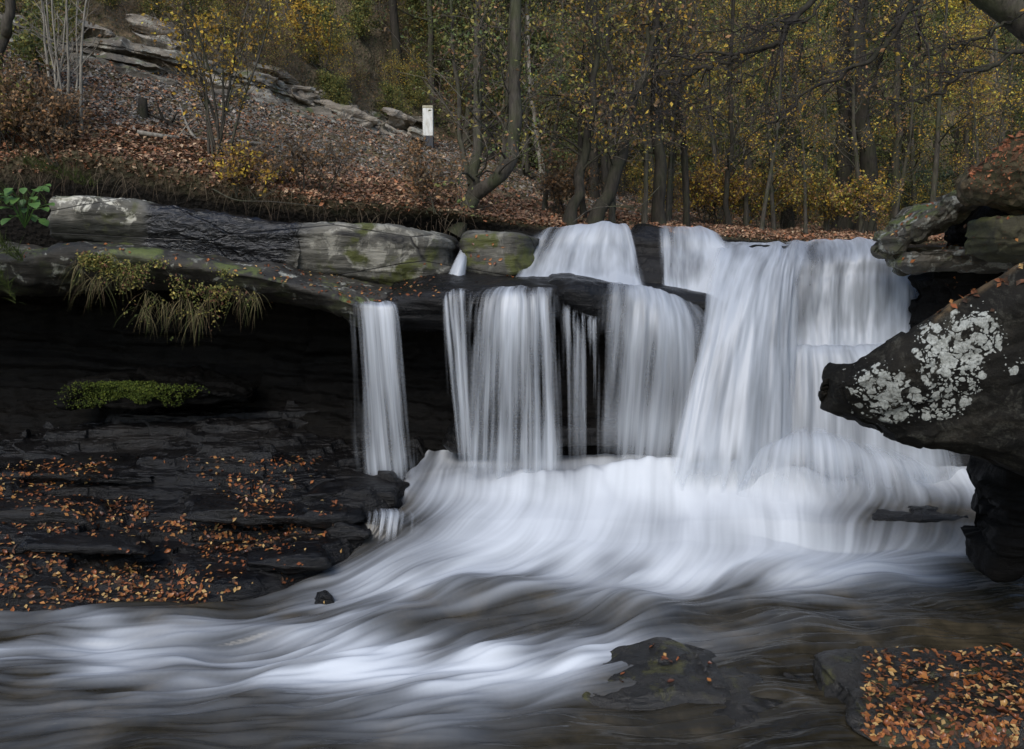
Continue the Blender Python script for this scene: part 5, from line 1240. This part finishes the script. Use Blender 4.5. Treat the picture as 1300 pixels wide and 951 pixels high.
# overhanging tree rooted on the right bank, boughs reach in from the right
def over():
    b = np.array((7.2, 10.0, 4.6)); root = empty('overhanging_tree', tuple(b))
    tag(root, 'tree leaning in from the right with long bare crooked boughs across the top', 'tree')
    T = Tubes(); rnd = random.Random(99)
    tr = np.array([(7.2, 10.0, 4.3), (7.0, 10.0, 5.6), P(1345, 60, 10), P(1290, 15, 10), P(1235, -25, 10), P(1150, -120, 10), P(1050, -300, 10.4)]) - b
    T.add(cr(tr, 40), np.interp(np.linspace(0, 1, 40), [0, .3, .6, 1], [.26, .2, .17, .09]), 12); link('trunk', T.mesh('trunk', M_bark), root)
    boughs = [([(1235, -25, 10), (1165, -2, 9.9), (1155, 12, 9.8), (1135, 45, 9.7), (1118, 62, 9.7), (1090, 80, 9.6), (1060, 100, 9.6), (1030, 112, 9.6), (1005, 135, 9.6), (985, 150, 9.6), (965, 162, 9.6), (945, 185, 9.7)], .05, .008),
              ([(1330, 60, 10), (1300, 66, 9.9), (1270, 78, 9.8), (1240, 90, 9.7), (1215, 100, 9.6), (1190, 118, 9.6), (1170, 128, 9.6), (1140, 130, 9.7), (1120, 120, 9.8)], .045, .007),
              ([(1290, 15, 10), (1276, 30, 9.9), (1240, 48, 9.8), (1215, 60, 9.7), (1180, 70, 9.6), (1150, 85, 9.6), (1110, 100, 9.5)], .03, .006),
              ([(1200, -60, 9.9), (1165, 0, 9.8), (1168, 20, 9.7), (1166, 50, 9.7), (1168, 70, 9.7)], .03, .008),
              ([(1150, -120, 10), (1060, -40, 9.7), (1032, -2, 9.6), (1012, 22, 9.5), (998, 40, 9.5), (988, 55, 9.4), (965, 64, 9.4), (935, 72, 9.3), (900, 68, 9.3), (866, 70, 9.3), (830, 64, 9.3)], .06, .010),
              ([(935, 73, 9.3), (905, 82, 9.3), (880, 90, 9.3), (850, 108, 9.3), (815, 118, 9.4), (790, 130, 9.5)], .028, .006),
              ([(1060, -30, 9.7), (1030, 18, 9.4), (1010, 27, 9.4), (985, 34, 9.3), (950, 40, 9.2), (900, 38, 9.2), (860, 50, 9.2)], .02, .006),
              ([(970, 85, 9.4), (930, 105, 9.4), (890, 128, 9.5), (850, 150, 9.5), (800, 170, 9.6)], .012, .004)]
    tw = Tubes(); lp = []
    for pts, r0, r1 in boughs:
        A = cr(np.array([P(*q) for q in pts]), 30) - b; A[2:] += np.array([[rnd.gauss(0, .02) for _ in range(3)] for _ in range(28)])
        r0 *= .72; r1 *= .8; t = Tubes(); rad = np.linspace(r0, r1, 30) * (1 + .1 * np.array([rnd.gauss(0, 1) for _ in range(30)])); t.add(cr(A, 60), np.interp(np.linspace(0, 1, 60), np.linspace(0, 1, 30), rad), 7)
        link('bough', t.mesh('bough', M_bark2), root)
        branchify(A, rad, tw, tw, lp, 16, .9, .15, .0, 3, .13, 4, rnd, -.01, dirbias=np.array((-.6, 0, -.1)))
    link('crown', crown_mesh(tw, leaves_mesh('crown', lp, 1, .06, YEL + BRN, None, .04, frac=.05, raw=True), (.04, .034, .03)), root)
over()

# green broad-leaved plant at the left edge
def broad():
    h = P(30, 272, 13.0); root = empty('broadleaf_plant', tuple(h)); tag(root, 'bright green broad-leaved plant on the bank at the left edge', 'plant')
    rnd = random.Random(3); V = []; F = []; S = Tubes()
    M = MT('broad_green_leaf'); p = M.n('TexCoord').outputs['Object']; col = M.ramp(M.noise(p, 6, 5, .6), [(.3, (.045, .10, .02)), (.7, (.11, .21, .045))])
    g = M.n('BsdfPrincipled', {'Base Color': col, 'Roughness': .45}).outputs[0]; tr = M.n('BsdfTranslucent', {'Color': (.08, .16, .035, 1)}).outputs[0]
    m = M.done(M.n('MixShader', {0: .3, 1: g, 2: tr}).outputs[0])
    for i in range(30):
        a = rnd.uniform(0, 6.28); R_ = rnd.uniform(.08, .42); c = np.array([math.cos(a) * R_, math.sin(a) * R_ * .6 - .1, rnd.uniform(-.22, .33) + .15 * (1 - R_)])
        L = rnd.uniform(.12, .2); d = np.array([c[0], c[1] - .15, rnd.uniform(-.5, .2) * .4]); d /= np.linalg.norm(d)
        s = np.cross(d, (0, -.3, 1)); s /= np.linalg.norm(s); n = np.cross(s, d)
        V = []; F = []
        for k, (t, w) in enumerate([(0, .05), (.2, .6), (.45, .95), (.7, .85), (.9, .45), (1, .05)]):
            for e in (-1, 0, 1): V.append(c + d * L * t + s * e * w * L * .42 + n * (abs(e) * .12 * w - .25 * t * t) * L)
        for k in range(5):
            for e in range(2): q = k * 3 + e; F.append((q, q + 1, q + 4, q + 3))
        link('leaf', make_mesh('leaf', np.array(V), np.array(F), m), root)
        S.add(np.array([(0, 0, -.2), c * .5 + (0, 0, .02), c]), [.006, .005, .004], 4)
    link('stalks', S.mesh('stalks', m), root)
broad()

# hanging grass and moss drapes under the ledge, root hairs on the undercut
def blades(name, label, spots, n, L, cols, wd=.006, seed=1, down=True, jy=6):
    rnd = random.Random(seed); V = []; F = []; Cc = []; k = 0
    for i in range(n):
        x0, y0, x1, y1, d = rnd.choice(spots)
        t = rnd.random(); px = x0 + (x1 - x0) * t; py = y0 + (y1 - y0) * t + rnd.uniform(-jy, jy)
        p = P(px, py, d + rnd.uniform(-.05, .15)); l = rnd.uniform(*L)
        dr = np.array([rnd.gauss(0, .35), -rnd.uniform(.1, .6), rnd.uniform(-.5, .25) if down else rnd.uniform(.1, .6)]); dr /= np.linalg.norm(dr); g = -.35 if down else -.1
        pts = [p]
        for j in range(5):
            dr = dr + np.array([0, 0, g]); dr /= np.linalg.norm(dr); pts.append(pts[-1] + dr * l / 5)
        s = np.array([rnd.gauss(0, 1), rnd.gauss(0, .4), 0]); s /= np.linalg.norm(s) + 1e-6
        c = np.array(rnd.choice(cols)) * rnd.uniform(.6, 1.3)
        for j, q in enumerate(pts):
            w = wd * (1 - j / 5.3); V += [q - s * w, q + s * w]; Cc += [c, c]
        F += [(k + 2 * j, k + 2 * j + 1, k + 2 * j + 3, k + 2 * j + 2) for j in range(5)]; k += 12
    o = link(name, make_mesh(name, np.array(V), np.array(F), M_grass, False, {'tint': np.array(Cc)})); tag(o, kind='stuff', label=label, cat='grass')
blades('hanging_grass', 'dry and green grass drooping from the long ledge over the dark hollow',
       [(rx, ry, rx + rw, ry + rh, 13.08) for rx, ry, rw, rh in [(95, 335, 12, 6), (150, 340, 14, 8), (184, 372, 20, 8), (205, 384, 16, 6), (228, 376, 16, 8), (236, 392, 22, 6), (250, 388, 12, 8), (262, 372, 14, 8), (178, 392, 12, 4), (300, 366, 10, 6), (120, 350, 8, 5), (322, 374, 6, 4)]],
       430, (.08, .7), [(.10, .09, .035), (.18, .15, .07), (.06, .075, .02), (.12, .085, .045)], .004, 1)
blades('grass', 'green grass tufts at the left edge beside the broad-leaved plant', [(-30, 250, 60, 262, 13.4), (-20, 300, 30, 330, 13.0), (30, 205, 120, 235, 15.5), (-20, 320, 20, 380, 13.0)], 900, (.15, .45), [(.07, .10, .025), (.10, .12, .03), (.05, .07, .02)], .006, 2, False)
blades('root_hairs', 'bleached rootlets and dead grass fringing the undercut bank', [(0, 215, 130, 214, 15.6), (130, 216, 280, 236, 15.65), (280, 236, 430, 262, 15.7), (430, 262, 600, 282, 16.1)], 420, (.1, .8), [(.09, .065, .04), (.08, .055, .035), (.14, .11, .07), (.04, .03, .02)], .004, 3, True, 16)
def moss_leaves():
    pts = []; rnd = random.Random(8)
    for i in range(3000):
        x = rnd.uniform(90, 325); y0 = np.interp(x, [90, 200, 330], [322, 330, 352]); y = y0 + abs(rnd.gauss(0, 26)) * (1 if 150 < x < 290 else .5)
        if vn(np.array([[x * .035, y * .07, 0.0]]), 4)[0] < rnd.uniform(-.25, .35): continue
        pts.append(P(x, y, 12.98 + rnd.uniform(-.08, .1)))
    me = leaves_mesh('low_ferns', pts, 2, .05, OLI + [(.10, .11, .03), (.06, .07, .02), (.14, .07, .04)], None, .035)
    tag(link('low_ferns', me), kind='stuff', label='mossy small-leaved herbs carpeting the edge of the long ledge', cat='ground cover')
moss_leaves()
def cave_moss():
    pts = []; rnd = random.Random(12)
    for i in range(2600):
        x = rnd.gauss(165, 36); v = vn(np.array([[x * .05, 1.0, 2.0]]), 9)[0]
        y = 486 + rnd.random() ** 1.3 * (26 + 16 * v) + (3 if x > 200 else 0)
        h = cam_hit(x, y)
        if h[0] is None or h[0].y > 15: continue
        pts.append(np.array(h[0]) + np.array((0, -.02, .01)))
    me = leaves_mesh('moss_cushion', pts, 3, .035, [(.06, .085, .012), (.10, .12, .018), (.035, .05, .008)], None, .015)
    tag(link('moss_cushion', me), kind='stuff', label='green moss hanging over the small shelf inside the dark hollow', cat='moss')
cave_moss()
